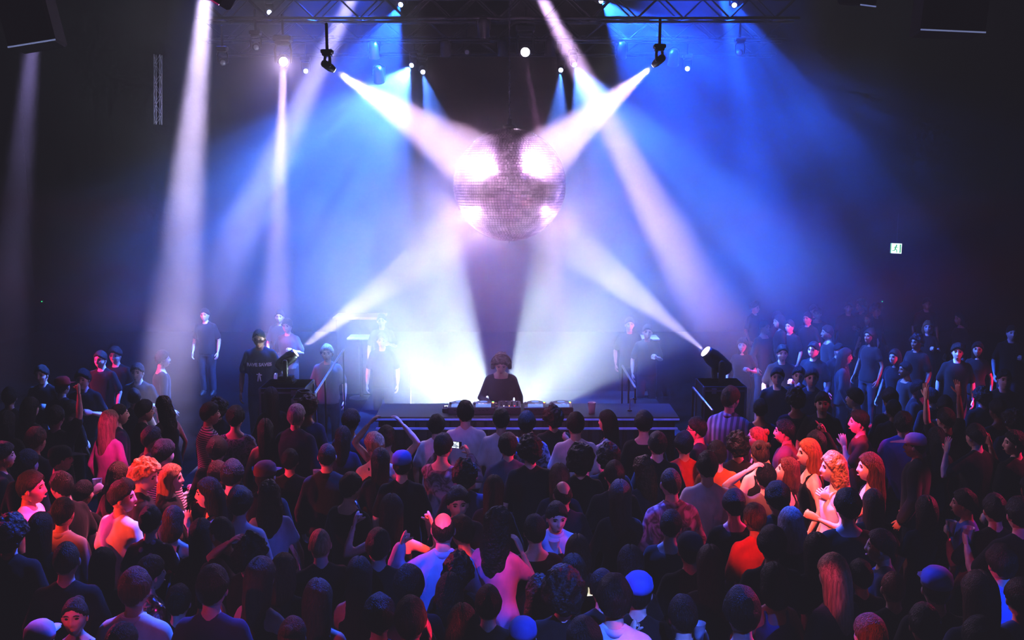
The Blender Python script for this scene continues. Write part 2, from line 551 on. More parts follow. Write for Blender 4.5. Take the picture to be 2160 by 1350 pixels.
dark_alu = mat('dull_truss_metal', (.02, .02, .025), .4, .5, noise=.2)
bright_alu = mat('pale_truss_metal', (.4, .38, .45), .5, .6, noise=.3, nscale=5)
def htruss(py, Y, x0, x1, label, w=.32, n=26):
    z = at(1080, py, Y).z
    return truss((x0, Y, z), (x1, Y, z), w, label, n)
htruss(18, 15.2, -4.6, 4.2, 'nearest dark lighting truss crossing above the mirror ball')
htruss(66, 17.4, -5.2, 4.6, 'middle dark lighting truss crossing behind the mirror ball')
htruss(98, 19.6, -5.6, 5.0, 'farthest dark lighting truss low above the back of the stage')
tr = truss(at(333, 262, 15.0), at(333, 116, 15.0), .085, 'narrow vertical lattice truss hanging at upper left', 7, bright_alu)

# hanging loudspeakers at the frame's edges
matte_black = mat('matte_black_cabinet', (.0025, .0025, .003), .9, noise=.2, spec=.05)
def hanging_speaker(c, size, rot, label, strip=True, strip_col=None):
    t = thing('hanging_speaker', label, 'speaker', c)
    t.rotation_euler = rot
    x, y, z = size
    MB().box((0, 0, 0), (x, y, z), bev=.02).build('cabinet', matte_black, t)
    MB().box((0, -y / 2 - .004, 0), (x * .9, .012, z * .9), bev=.005).build('grille', matte_black, t)
    MB().box((0, -y / 2, -z / 2 + .004), (x, .012, .012)).build('edge_highlight_strip', strip_col or alu, t)  # strip added to carry the highlight on the cabinet edge
    for sx in (-1, 1):
        MB().tube([(sx * x * .4, 0, z / 2), (sx * x * .4, 0, z / 2 + 2.2)], .008, 6).build('suspension_cable', dark_metal, t)
    return t
edge_highlight = mat('pale_blue_edge_highlight', (.2, .22, .3), .3, emit=(.35, .4, .7), estr=.5)  # emission painted in for edges that only catch the light
q = at(2024, 38, 9.0)
hanging_speaker((q.x, 9.2, at(2024, 68, 9.0).z + .35), (.54, .5, .7), (0, math.radians(4), math.radians(-10)), 'black hanging loudspeaker with a thin highlight on its lower edge at upper right', strip_col=edge_highlight)
hanging_speaker((at(40, 60, 9.0).x, 9.2, at(45, 95, 9.0).z + .35), (.40, .5, .7), (0, math.radians(-11), math.radians(12)), 'black hanging loudspeaker with a thin highlight on its lower edge at upper left', strip_col=edge_highlight)
hanging_speaker((at(1822, -30, 9.4).x, 9.5, at(1822, 0, 9.4).z + .22), (.2, .3, .5), (math.radians(10), 0, math.radians(30)), 'small black hanging speaker corner at the top edge, right of centre', strip_col=edge_highlight)
q = at(472, 22, 9.0)
hs = hanging_speaker((q.x + .02, 9.0, q.z + .36), (.34, .34, .6), (0, math.radians(32), 0), 'tilted black hanging speaker corner at the top edge, left of centre')

# ---------------------------------------------------------------- exit sign and small LEDs
sign_white = mat('lit_sign_white', (.8, .9, .85), emit=(.75, 1, .9), estr=1.6)
sign_green = mat('lit_sign_green', (.05, .4, .15), emit=(.08, .55, .22), estr=.8)
q = at(1890, 524, 26.0)
es = thing('exit_sign', 'small glowing green and white running man exit sign on right', 'exit sign', q)
es.rotation_euler = (0, 0, math.radians(-42))
MB().box((0, .03, 0), (.30, .05, .27), bev=.01).build('housing', dark_metal, es)
MB().box((0, 0, 0), (.29, .015, .26)).build('lit_panel', sign_white, es)
pg = MB()
def seg(x0, z0, x1, z1, r): pg.tube([(x0, -.012, z0), (x1, -.012, z1)], r, 8)
pg.ball((.015, -.012, .08), .022)
seg(.005, .05, -.015, -.01, .018); seg(-.015, -.01, .03, -.05, .012); seg(.03, -.05, .025, -.1, .011)
seg(-.015, -.01, -.04, -.06, .012); seg(-.04, -.06, -.085, -.06, .010); seg(.005, .05, .055, .02, .009); seg(.0, .045, -.05, .02, .009)
pg.box((.115, -.010, 0), (.03, .01, .22)); pg.box((-.13, -.010, 0), (.02, .01, .26))
pg.build('running_man_symbol', sign_green, es, smooth=True)
MB().tube([(0, .04, .13), (0, .04, .9)], .012, 6).build('hanger', dark_metal, es)
for px, py, lb in ((1861, 636, 'tiny green indicator light on the dark right side'), (88, 636, 'tiny green indicator light on the dark left side')):
    q = at(px, py, 28.94)
    t = thing('indicator_light', lb, 'indicator light', q)  # an indicator light set against the back wall
    MB().box((0, .03, 0), (.12, .05, .08), bev=.008).build('housing', dark_metal, t)
    MB().ball((0, 0, 0), .018).build('led', led_green, t)
# ---------------------------------------------------------------- stage haze
hz = bpy.data.materials.new('stage_haze'); hz.use_nodes = True
nt = hz.node_tree; nt.nodes.clear()
out = nt.nodes.new('ShaderNodeOutputMaterial')
vs = nt.nodes.new('ShaderNodeVolumeScatter')
vs.inputs['Color'].default_value = (1, 1, 1, 1)
vs.inputs['Anisotropy'].default_value = 0.0
tc = nt.nodes.new('ShaderNodeTexCoord')
mp = nt.nodes.new('ShaderNodeMapping')
mp.inputs['Location'].default_value = (3.1, 0.4, 1.7)
mp.inputs['Scale'].default_value = (1, 1, .8)
n = nt.nodes.new('ShaderNodeTexNoise')
n.inputs['Scale'].default_value = .62
n.inputs['Detail'].default_value = 3.5
n.inputs['Roughness'].default_value = .55
r = nt.nodes.new('ShaderNodeMapRange')
r.inputs[1].default_value, r.inputs[2].default_value = .34, .68
r.inputs[3].default_value, r.inputs[4].default_value = .012, .054
sx = nt.nodes.new('ShaderNodeSeparateXYZ')
fz = nt.nodes.new('ShaderNodeMapRange')          # the haze thins out towards the floor
fz.inputs[1].default_value, fz.inputs[2].default_value = 1.0, 2.4
fz.inputs[3].default_value, fz.inputs[4].default_value = .15, 1.0
mul = nt.nodes.new('ShaderNodeMath'); mul.operation = 'MULTIPLY'
L = nt.links.new
L(tc.outputs['Object'], mp.inputs[0]); L(mp.outputs[0], n.inputs['Vector']); L(n.outputs['Fac'], r.inputs[0])
L(tc.outputs['Object'], sx.inputs[0]); L(sx.outputs['Z'], fz.inputs[0])
def mth(op, a, b=None, c=None):
    m_ = nt.nodes.new('ShaderNodeMath'); m_.operation = op
    for i, x in enumerate((a, b, c)):
        if x is None: continue
        if hasattr(x, 'is_output'): L(x, m_.inputs[i])
        else: m_.inputs[i].default_value = x
    return m_.outputs[0]
L(r.outputs[0], mul.inputs[0]); L(fz.outputs[0], mul.inputs[1])
# thicker smoke low behind the DJ, thinner out at the sides
dist = nt.nodes.new('ShaderNodeVectorMath'); dist.operation = 'DISTANCE'
sc_ = nt.nodes.new('ShaderNodeVectorMath'); sc_.operation = 'MULTIPLY'
sc_.inputs[1].default_value = (1.0, .7, 1.05)
L(tc.outputs['Object'], sc_.inputs[0]); L(sc_.outputs[0], dist.inputs[0])
dist.inputs[1].default_value = (-.2 * 1.0, 14.3 * .7, 2.75 * 1.05)
blob = nt.nodes.new('ShaderNodeMapRange'); blob.interpolation_type = 'SMOOTHSTEP'
blob.inputs[1].default_value, blob.inputs[2].default_value = .9, 3.3
blob.inputs[3].default_value, blob.inputs[4].default_value = 4.6, 0.0
L(dist.outputs['Value'], blob.inputs[0])
ax_ = nt.nodes.new('ShaderNodeMapRange'); ax_.interpolation_type = 'SMOOTHSTEP'
ax_.inputs[1].default_value, ax_.inputs[2].default_value = 3.6, 7.6
ax_.inputs[3].default_value, ax_.inputs[4].default_value = 1.0, .10
L(mth('ABSOLUTE', sx.outputs['X']), ax_.inputs[0])
d1 = mth('MULTIPLY', mul.outputs[0], ax_.outputs[0])
d2 = mth('MULTIPLY', r.outputs[0], blob.outputs[0])
L(mth('ADD', d1, d2), vs.inputs['Density'])
L(vs.outputs[0], out.inputs['Volume'])
hb = MB().box((0, 16.3, 5.02), (16, 8.4, 8.8)).build('haze', hz)
tag(hb, 'drifting stage haze that catches the light beams around the mirror ball', 'haze', kind='stuff')
sc.cycles.volume_step_rate = 2.0
sc.cycles.volume_max_steps = 256

# ---------------------------------------------------------------- moving-head lamps
LENS = {}
def lens_mat(c, s):
    k = (c, s)
    if k not in LENS:
        LENS[k] = mat('lamp_lens_%d' % len(LENS), (.1, .1, .1), .2, emit=c, estr=s)
    return LENS[k]
fixture_n = 0
def lamp(pos, target, label, lens_c=(1, 1, 1), lens_s=0., size=1.0, floor=False, group=None, face=None):
    """moving-head lamp whose lens sits at pos and looks at target (face: lens looks elsewhere)"""
    pos = Vector(pos); d = ((Vector(face) if face is not None else Vector(target)) - pos).normalized()
    s = size
    piv = pos - d * .24 * s
    t = thing('moving_head_lamp', label, 'stage light', piv, 0, group)
    q = d.to_track_quat('Z', 'Y')
    MB().lathe([(.001, -.2), (.07, -.19), (.105, -.14), (.115, 0), (.115, .12), (.095, .19), (.085, .235), (.001, .235)], n=24, rot=q).build('head', dark_metal, t, smooth=True).scale = (s, s, s)
    l = MB().lathe([(.001, .236), (.078, .236), (.074, .244), (.001, .246)], n=24, rot=q).build('lens', lens_mat(lens_c, lens_s), t, smooth=True)
    l.scale = (s, s, s)
    ax = d.cross(Vector((0, 0, 1)))
    ax = ax.normalized() if ax.length > .05 else Vector((1, 0, 0))
    up = -1 if floor else 1
    y = MB()
    for sg in (-1, 1):
        y.tube([ax * .14 * sg * s, ax * .15 * sg * s + Vector((0, 0, up * .18 * s)), ax * .12 * sg * s + Vector((0, 0, up * .3 * s))], [.05 * s, .045 * s, .045 * s], 10, flat=.5, up=ax)
    y.box((0, 0, up * .30 * s), (.26 * s, .26 * s, .07 * s), bev=.02)
    y.build('yoke', dark_metal, t, smooth=True)
    MB().box((0, 0, up * .39 * s), (.34 * s, .26 * s, .12 * s), bev=.025 * s).build('base', dark_metal, t)
    if not floor:
        MB().tube([(0, 0, .44 * s), (0, 0, .44 * s + .3)], .018, 8).build('clamp', dark_alu, t)
    return t

WHITE = (.86, .80, 1.0)
LAV = (.74, .62, 1.0)
PINKW = (.86, .62, 1.0)
BLUE = (.02, .13, 1.0)
LBLUE = (.09, .25, 1.0)
COOL = (.72, .92, 1.0)

def dirpt(px, py, Y, dx, dy, dY=0., k=400):
    return at(px + dx * k, py + dy * k, Y + dY)

# pair of lamps crossing onto the ball, from above and in front
for px, py, lb, w in ((705, 148, 'bright pinkish lamp up on the left shining onto the mirror ball', 10500), (1378, 138, 'bright pinkish lamp up on the right shining onto the mirror ball', 12500)):
    p = at(px, py, 12.35)
    lamp(p, BP, lb, (1, .93, 1), 12, .42, group=None)
    spot(p + (BP - p).normalized() * .03, BP, 11.5, PINKW, w * 1.4, .55, .03)
# floor pair
for px, py, Y, lb, w in ((624, 744, 13.5, 'black moving-head spotlight on a case by the man in the slogan tee', 4600), (1488, 741, 14.4, 'black moving-head spotlight on a case at the right of the stage', 4600)):
    p = at(px, py, Y)
    lamp(p, BP, lb, (1, .85, 1), 8, 0.76 if px < 1000 else 1.1, floor=True)
    spot(p + (BP - p).normalized() * .03, BP + Vector((0, 0, -.1)), 8.5, LAV, w * .95, .5, .03)
# tall shafts from above
def shaft(a, b, half, c, w, label=None, blend=1.0, lens_s=3., rad=.05, size=.8, lens_c=(1, .95, 1), face=None, gobo=None, group=None):
    lamp(a, b, label, lens_c, lens_s, size, face=face, group=group)
    d = (Vector(b) - Vector(a)).normalized()
    if face is not None: d = (Vector(face) - Vector(a)).normalized()
    return spot(Vector(a) + d * .05, b, half, c, w * 1.55, blend, rad, gobo)
shaft(at(450, -190, 13.0), at(372, 640, 13.4), 4.9, LAV, 90000, 'lamp above the frame throwing the smoky lavender shaft left of the stage')
shaft(at(598, 130, 15.0), at(580, 700, 15.4), 4.9, PINKW, 32000, 'blazing white lamp facing down above the man in the slogan tee', lens_s=30, face=at(598, 330, 8.0))
spot(at(598, 132, 14.9), at(598, 500, 8.0), 70, PINKW, 500, 1.0, .03)  # extra wide spot added for the glow around this lens
shaft(at(830, -190, 15.5), at(420, 680, 16.5), 4.6, (.55, .48, 1), 80000, 'lamp above the frame throwing a slanting violet shaft down to the left')
shaft(at(92, -160, 13.2), at(10, 700, 13.4), 4.0, (.55, .45, 1), 45000, 'lamp above the frame at the far left throwing a faint violet shaft')
shaft(at(1085, -110, 13.3), at(1520, 700, 15.0), 5.2, (.80, .55, 1), 52000, 'lamp above the frame throwing the long smoky shaft down to the right')
shaft(at(1108, 110, 17.0), at(1138, 300, 16.6), 4.0, (.75, .3, .75), 3000, 'bright round white lamp facing the crowd above the mirror ball', lens_s=14, face=at(1108, 210, 8.0), size=.95)
# blue fans
fans = [(868, 138, 18.0, -.55, .80, 38, LBLUE, 10000, 'bright blue lamp with a fan of rays up left of the mirror ball'),
        (892, 152, 18.0, .25, 1.0, 17, LBLUE, 4500, 'blue lamp just right of the fan of rays, left of the mirror ball'),
        (1183, 148, 18.0, -.05, 1.0, 15, LBLUE, 4500, 'blue lamp with narrow rays just right of the mirror ball chain'),
        (1212, 137, 18.0, .45, .9, 34, LBLUE, 7000, 'pale blue lamp with a wide fan right of the narrow blue rays'),
        (845, 10, 17.0, -.42, 1.0, 30, BLUE, 4500, 'blue lamp at the top, left of centre, with a thin slanting ray'),
        (1268, 2, 17.0, .72, .75, 34, BLUE, 5500, 'blue lamp at the top edge, right of centre, with a thin slanting ray'),
        (1512, -36, 17.0, .42, .9, 20, BLUE, 5000, 'deep blue lamp at the top edge near the right corner')]
for px, py, Y, dx, dy, h, c, w, lb in fans:
    a = at(px, py, Y); b = dirpt(px, py, Y, dx, dy, -.4)
    shaft(a, b, h, c, w, lb, .4, 18, .02, .5, lens_c=(.45, .62, 1), face=(a + b) / 2 + Vector((0, -3.0, 0)), gobo=(9, .15, 1.6))
for px, py, Y, dx, dy, c, w in ((845, 10, 17.0, -.9, .86, LBLUE, 900), (1268, 2, 17.0, .93, .55, LBLUE, 1300), (1183, 148, 18, -.1, 1, LBLUE, 420), (1560, -40, 17, .75, .75, BLUE, 2600)):
    a = at(px, py, Y); b = dirpt(px, py, Y, dx, dy)
    spot(a + (b - a).normalized() * .05, b, 1.3 if w < 2000 else 3.2, c, w, .6, .02)
# small unlit / faint fixtures in the grid
for px, py, Y, c, s, lb in ((568, 26, 17.2, (.5, .65, 1), 6, 'tiny pale blue lamp at the top left of the roof grid'),
                         (645, 150, 17.5, (.45, .6, 1), 5, 'tiny blue lamp low in the grid beside the slanting violet shaft'),
                         (1450, 145, 17.6, (.7, .8, 1), 9, 'tiny white-blue lamp low in the grid right of the ball lamps'),
                         (1549, 11, 16.4, (.7, .8, 1), 5, 'tiny white-blue lamp at the top right of the roof grid'),
                         (540, 100, 15.0, (.1, .1, .2), .3, 'dark unlit round lamp left of the blazing white lamp'),
                         (985, 110, 17.5, (.2, .15, .3), .3, 'dim unlit lamp left of the bright round lamp above the ball'),
                         (1560, 112, 16.5, (.05, .1, .4), .4, 'dim unlit lamp in the blue rays at upper right'),
                         (470, 132, 15.5, (.2, .15, .3), .2, 'dark unlit lamp beside the smoky lavender shaft')):
    a = at(px, py, Y)
    lamp(a, at(px, py + 160, 10.), lb, c, s, .5)
for i, (px, py, Y) in enumerate(((790, 70, 17.4), (800, 122, 17.4), (1020, 18, 15.2), (1060, 64, 17.4), (940, 66, 17.4), (1310, 70, 17.4), (1420, 86, 17.4), (1160, 64, 17.4))):
    a = at(px, py, Y) - Vector((0, .1, .3))
    t = thing('par_can', ('squat dark par can in the roof grid, ' + ('under the slanting violet shaft', 'just below another par can', 'at the top above the ball', 'over the ball chain', 'left of the ball chain', 'near the right blue lamp', 'farthest right on the middle truss', 'between the ball chain and right blue lamp')[i]), 'stage light', a)
    MB().lathe([(.001, .16), (.05, .16), (.085, .1), (.09, -.1), (.1, -.12), (.092, -.118), (.08, -.1), (.001, -.09)], n=18, rot=Euler((math.radians(35), 0, 0))).build('housing', alu if i in (0, 1) else dark_alu, t, smooth=True)
    MB().tube([(-.1, 0, 0), (-.1, .05, .14), (0, .06, .2), (.1, .05, .14), (.1, 0, 0)], .012, 6).build('yoke', dark_metal, t)

# cool white backlight on the stage floor behind the DJ
bl = at(1050, 922, 14.1)
fl = thing('backlight', 'cool white floor backlight hidden behind the DJ', 'stage light', (bl.x, bl.y, SZ))
MB().box((0, 0, (bl.z - SZ) / 2), (.3, .22, bl.z - SZ - .04), bev=.02).build('housing', dark_metal, fl)
for sg, ax, half, w, tl in ((-1, 130, 33, 3000, -.45), (1, 54.5, 27.5, 2100, -.35)):
    a = math.radians(ax)
    spot(bl + Vector((0, 0, .02)), bl + Vector((math.cos(a), tl * .4, math.sin(a))), half, COOL, w, .22, .03, gobo=(3.0, .55, 1.4))
# added unseen deep blue washes high over the stage, colouring the haze
for x, tx, w, h in ((-4.6, -4.6, 1500, 18), (-2.7, -2.7, 9500, 24), (2.6, 3.0, 11000, 24), (4.2, 3.9, 1500, 18)):
    spot((x, 16.6, 9.3), (tx, 15.2, 3.2), h, (.010, .085, 1.0), w * 1.15, .8, .1)

# added point lamps imitating light thrown back at the mirror ball's hot spots
for dx, dy, fz_ in ((-40, -36, -1), (38, -38, -1), (-76, 58, -.75), (80, 58, -.75)):
    h = at(1075 + dx, 390 + dy, 14.0 - math.sqrt(max(.01, 1 - (dx * dx + dy * dy) / 118 ** 2)) * BR)
    n_ = (h - BP).normalized()
    pl_ = bpy.data.lights.new('ball_glint_lamp', 'POINT'); pl_.energy = 80; pl_.color = (1, .6, 1); pl_.shadow_soft_size = .02
    po = bpy.data.objects.new('ball_glint_lamp', pl_); col.objects.link(po); po.location = BP + n_ * (BR + .07)
    gobo_nodes(pl_, 7.0, .1, 2.6, (.48, .62))

# ---------------------------------------------------------------- light on the crowd from unseen spots, all outside the haze
MAG = (1, .03, .22); RED = (1, .07, .03); HOT = (1, .19, .34); CBLUE = (.03, .13, 1.0)
def floor_at(px, py): return on_z(px, py, 1.5)
spot((-.6, 11.6, 8.4), floor_at(300, 1040), 7.5, HOT, 12000, .7, .06)
spot((-8.5, 5.0, 4.6), floor_at(385, 1060), 6.0, RED, 4500, .8, .06)
spot((.2, 6.4, 7.6), floor_at(1690, 1010), 7.5, (1, .17, .12), 7500, .7, .06)
spot((1.4, 11.6, 8.4), floor_at(1680, 1000), 6.5, (1, .35, .5), 4500, .7, .06)
spot((0, -.5, 8.8), floor_at(1090, 960), 11, (.35, .33, 1), 1500, .9, .1)
spot((-2.5, .5, 8.6), floor_at(940, 1225), 3.6, CBLUE, 5200, .8, .08)
spot((2.0, -.5, 8.6), floor_at(1290, 1330), 5, (.08, .19, 1), 9000, .8, .08)
for x, w in ((-9.0, 1500), (9.0, 1500)):
    spot((x, 11.0, 5.0), (x * -.06, 8.4, 1.4), 30, MAG, w, .8, .08, gobo=(9, .03, 3.6, (.50, .64)))  # gobo breaks the wash into patches imitating mirror-ball spots
spot((0, 11.7, 8.8), (0, 6.6, 1.4), 46, CBLUE, 6000, .8, .08, gobo=(10, .08, 2.6, (.5, .62)))
spot((-6, 1.5, 7.5), (2.5, 8.5, 1.4), 36, (.9, .03, .3), 500, .8, .08, gobo=(11, .03, 3.0, (.5, .64)))
spot((7, 1.5, 7.5), (1.5, 8.5, 1.4), 34, CBLUE, 700, .8, .08, gobo=(11, .03, 3.0, (.5, .64)))
# pink glow from unseen side spots reaching the people at the back
for sg in (-1, 1):
    spot((sg * 12.5, 12.5, 4.5), (sg * 5.5, 17.5, 1.5), 20, MAG, 4000, .8, .08, gobo=(14, .1, 3.0, (.48, .60)))
# ---------------------------------------------------------------- camera grade: lifted, slightly violet blacks
vs_ = sc.view_settings
vs_.exposure = 0.0
vs_.use_curve_mapping = True
cm = vs_.curve_mapping
cm.black_level = (0, 0, 0)
lift = (.0115, .0100, .0140)
for i in range(3):
    c = cm.curves[i]
    c.points[0].location = (0, lift[i])
    c.points[-1].location = (1, 1)
    for x, y in ((.022, .010 + lift[i]), (.09, .058 + lift[i] * .6), (.25, .205), (.5, .46), (.8, .79)):
        c.points.new(x, y)
cm.update()
w = bpy.data.worlds.new('dark_hall'); sc.world = w
w.use_nodes = True
w.node_tree.nodes['Background'].inputs['Strength'].default_value = 0
# ---------------------------------------------------------------- people: bodies, hands, heads, hair, clothes
from mathutils import noise as mnoise
SKIN = [mat('skin_pale', (.62, .42, .34), .5, noise=.06, nscale=30), mat('skin_tan', (.46, .29, .21), .5, noise=.06, nscale=30),
        mat('skin_brown', (.22, .12, .08), .45, noise=.06, nscale=30), mat('skin_fair', (.70, .50, .42), .5, noise=.06, nscale=30)]
EYE = mat('dark_eye', (.02, .015, .012), .15, noise=.1)
LIP = mat('lip_red', (.42, .14, .12), .4, noise=.1)
HAIRC = {'k': (.006, .005, .006), 'd': (.018, .011, .008), 'b': (.055, .028, .016), 'y': (.38, .24, .12), 'g': (.30, .10, .03), 'w': (.42, .40, .40), 'r': (.12, .03, .02)}
def hair_mat(c, curly=False):
    if curly: return mat('curly_hair_' + c, HAIRC[c], .55, noise=.5, nscale=30, bump=1., bscale=42, spec=.35)
    return mat('hair_' + {'k': 'black', 'd': 'dark_brown', 'b': 'brown', 'y': 'blond', 'g': 'ginger', 'w': 'grey', 'r': 'auburn'}[c], HAIRC[c], .55, noise=.45, nscale=16, bump=.9, bscale=40, stretch=(4, 4, .35), spec=.35)
CLOTHC = {'white': (.72, .72, .74), 'black': (.010, .010, .012), 'navy': (.015, .02, .06), 'sky': (.42, .52, .72), 'red': (.5, .03, .03), 'pink': (.6, .2, .35), 'denim': (.07, .11, .2),
          'grey': (.14, .14, .15), 'cream': (.6, .55, .46), 'charcoal': (.03, .03, .035), 'blue': (.06, .14, .5), 'orange': (.55, .15, .03), 'purple': (.05, .018, .07), 'wine': (.16, .02, .04)}
def cloth(c):
    if c in CLOTHC:
        return mat(c + '_cotton', CLOTHC[c], .85, noise=.12, nscale=12, bump=.45, bscale=11, stretch=(1, 1, .45), spec=.2, sheen=.1)
    if 'cl_' + c in MATS: return MATS['cl_' + c]
    m = bpy.data.materials.new(c + '_print'); m.use_nodes = True
    nt = m.node_tree; b = nt.nodes['Principled BSDF']; b.inputs['Roughness'].default_value = .8
    tc = nt.nodes.new('ShaderNodeTexCoord')
    r = nt.nodes.new('ShaderNodeValToRGB')
    if c == 'floral':       # pale ovals on black
        v = nt.nodes.new('ShaderNodeTexVoronoi'); v.inputs['Scale'].default_value = 11
        nt.links.new(tc.outputs['Object'], v.inputs['Vector']); nt.links.new(v.outputs['Distance'], r.inputs[0])
        r.color_ramp.elements[0].position = .22; r.color_ramp.elements[0].color = (.75, .35, .4, 1)
        r.color_ramp.elements[1].position = .26; r.color_ramp.elements[1].color = (.012, .01, .012, 1)
    elif c == 'bluefloral':
        v = nt.nodes.new('ShaderNodeTexVoronoi'); v.inputs['Scale'].default_value = 13
        nt.links.new(tc.outputs['Object'], v.inputs['Vector']); nt.links.new(v.outputs['Distance'], r.inputs[0])
        r.color_ramp.elements[0].position = .26; r.color_ramp.elements[0].color = (.02, .02, .04, 1)
        r.color_ramp.elements[1].position = .32; r.color_ramp.elements[1].color = (.16, .3, .75, 1)
    elif c == 'sequin':
        v = nt.nodes.new('ShaderNodeTexVoronoi'); v.inputs['Scale'].default_value = 70
        nt.links.new(tc.outputs['Object'], v.inputs['Vector']); nt.links.new(v.outputs['Color'], r.inputs[0])
        r.color_ramp.elements[0].color = (.02, .03, .08, 1); r.color_ramp.elements[1].color = (.5, .5, .7, 1)
        b.inputs['Roughness'].default_value = .25; b.inputs['Metallic'].default_value = .8
    elif c in ('leafy', 'worn'):
        v = nt.nodes.new('ShaderNodeTexNoise'); v.inputs['Scale'].default_value = 16 if c == 'leafy' else 7; v.inputs['Distortion'].default_value = 2.2
        nt.links.new(tc.outputs['Object'], v.inputs['Vector']); nt.links.new(v.outputs['Fac'], r.inputs[0])
        a, d = ((.02, .03, .07), (.20, .24, .38)) if c == 'leafy' else ((.12, .05, .08), (.42, .30, .36))
        r.color_ramp.elements[0].position = .42; r.color_ramp.elements[0].color = (*a, 1)
        r.color_ramp.elements[1].position = .58; r.color_ramp.elements[1].color = (*d, 1)
    else:                   # stripes: vertical ('striped') or horizontal ('barred')
        w = nt.nodes.new('ShaderNodeTexWave'); w.bands_direction = 'X' if c == 'striped' else 'Z'
        w.inputs['Scale'].default_value = 5.5 if c == 'striped' else 14; w.inputs['Distortion'].default_value = .8
        nt.links.new(tc.outputs['Object'], w.inputs['Vector']); nt.links.new(w.outputs['Fac'], r.inputs[0])
        a, d = ((.16, .15, .2), (.42, .40, .5)) if c == 'striped' else ((.05, .05, .06), (.62, .6, .64))
        r.color_ramp.elements[0].position = .4; r.color_ramp.elements[0].color = (*a, 1)
        r.color_ramp.elements[1].position = .6; r.color_ramp.elements[1].color = (*d, 1)
    nt.links.new(r.outputs[0], b.inputs['Base Color'])
    MATS['cl_' + c] = m
    return m

def remesh(mb, vox, it=5):
    me = bpy.data.meshes.new('tmp'); me.from_pydata(mb.v, [], mb.f); me.update()
    ob = bpy.data.objects.new('tmp', me); col.objects.link(ob)
    r = ob.modifiers.new('r', 'REMESH'); r.mode = 'VOXEL'; r.voxel_size = vox
    s = ob.modifiers.new('s', 'SMOOTH'); s.factor = .5; s.iterations = it
    dg = bpy.context.evaluated_depsgraph_get()
    ev = ob.evaluated_get(dg); em = ev.to_mesh()
    n = len(em.vertices); co = np.empty(n * 3, 'f'); em.vertices.foreach_get('co', co)
    fs = [tuple(p.vertices) for p in em.polygons]
    ev.to_mesh_clear()
    bpy.data.objects.remove(ob); bpy.data.meshes.remove(me)
    return co.reshape(-1, 3), fs

ARM = {  # elbow and wrist for the right side
    'down': ((.25, -.03, 1.14), (.26, .08, .90)), 'bent': ((.25, -.03, 1.15), (.15, .20, 1.22)), 'cup': ((.29, .06, 1.17), (.27, .28, 1.34)),
    'fist': ((.36, .05, 1.27), (.30, .12, 1.56)), 'high': ((.27, .06, 1.68), (.25, .10, 1.96)), 'over': ((.37, .0, 1.63), (.15, .0, 1.86)),
    'phone': ((.27, .16, 1.24), (.09, .34, 1.50)), 'top': ((.40, .03, 1.58), (.13, .0, 1.76)), 'face': ((.24, .13, 1.2), (.10, .20, 1.46)),
    'out': ((.28, .18, 1.28), (.24, .42, 1.40)), 'phonehi': ((.27, .17, 1.32), (.08, .33, 1.64)), 'desk': ((.27, .03, 1.14), (.13, .27, 1.10)), 'hip': ((.37, -.06, 1.17), (.22, .08, 1.02)), 'point': ((.30, .12, 1.42), (.30, .28, 1.66))}
HANDT = {'down': 'relaxed', 'bent': 'grip', 'cup': 'grip', 'fist': 'fist', 'high': 'open', 'over': 'relaxed', 'phone': 'grip', 'phonehi': 'grip', 'top': 'relaxed', 'face': 'relaxed', 'out': 'relaxed', 'desk': 'relaxed', 'hip': 'relaxed', 'point': 'point'}

def arm_joints(sex, pose, side):
    sh = Vector((.163 if sex == 'm' else .142, -.005, 1.392))
    E, W_ = [Vector(q) for q in ARM[pose]]
    e = sh + (E - sh).normalized() * .285
    w = e + (W_ - e).normalized() * .25
    if side == 'L':
        return [Vector((-q.x, q.y, q.z)) for q in (sh, e, w)]
    return [sh, e, w]

def torso_rows(sex, g=0.):
    if sex == 'm':
        R = [(.86, .155, .105), (.95, .165, .112), (1.05, .152, .108), (1.15, .155, .108), (1.27, .175, .116), (1.35, .178, .112), (1.40, .155, .095), (1.445, .10, .075), (1.485, .062, .06)]
    else:
        R = [(.86, .165, .108), (.94, .172, .115), (1.04, .140, .10), (1.10, .128, .095), (1.20, .143, .108), (1.29, .153, .118), (1.36, .150, .10), (1.405, .128, .085), (1.445, .082, .065), (1.48, .05, .052)]
    return [(0, -.005, z, rx + g, ry + g) for z, rx, ry in R]

def core_body(sex, aL, aR):
    b = MB()
    b.rings(torso_rows(sex), 20, p=2.3)
    k = 1. if sex == 'm' else .84
    b.tube([(0, -.012, 1.42), (0, -.004, 1.52), (0, .008, 1.58)], [.062 * k, .054 * k, .054 * k], 12)
    for side, p in (('L', aL), ('R', aR)):
        s, e, w = arm_joints(sex, p, side)
        b.tube([(math.copysign(.03, s.x), -.02, 1.475), (s.x * .55, -.015, 1.432), (s.x * .95, -.008, 1.40)], [.045 * k, .046 * k, .050 * k], 10)
        b.tube([s, s.lerp(e, .3), s.lerp(e, .7), e, e.lerp(w, .35), w], [.052 * k, .051 * k, .044 * k, .040 * k, .041 * k, .027 * k], 10)
    for sg in (-1, 1):
        b.tube([(sg * .085, 0, .92), (sg * .095, .005, .72), (sg * .097, .012, .5), (sg * .1, -.012, .34), (sg * .1, -.02, .1)], [.088, .082, .056, .054, .038], 10)
        b.tube([(sg * .1, -.04, .05), (sg * .105, .06, .035), (sg * .11, .13, .03)], [.042, .04, .03], 10)
    return remesh(b, .017, 5)

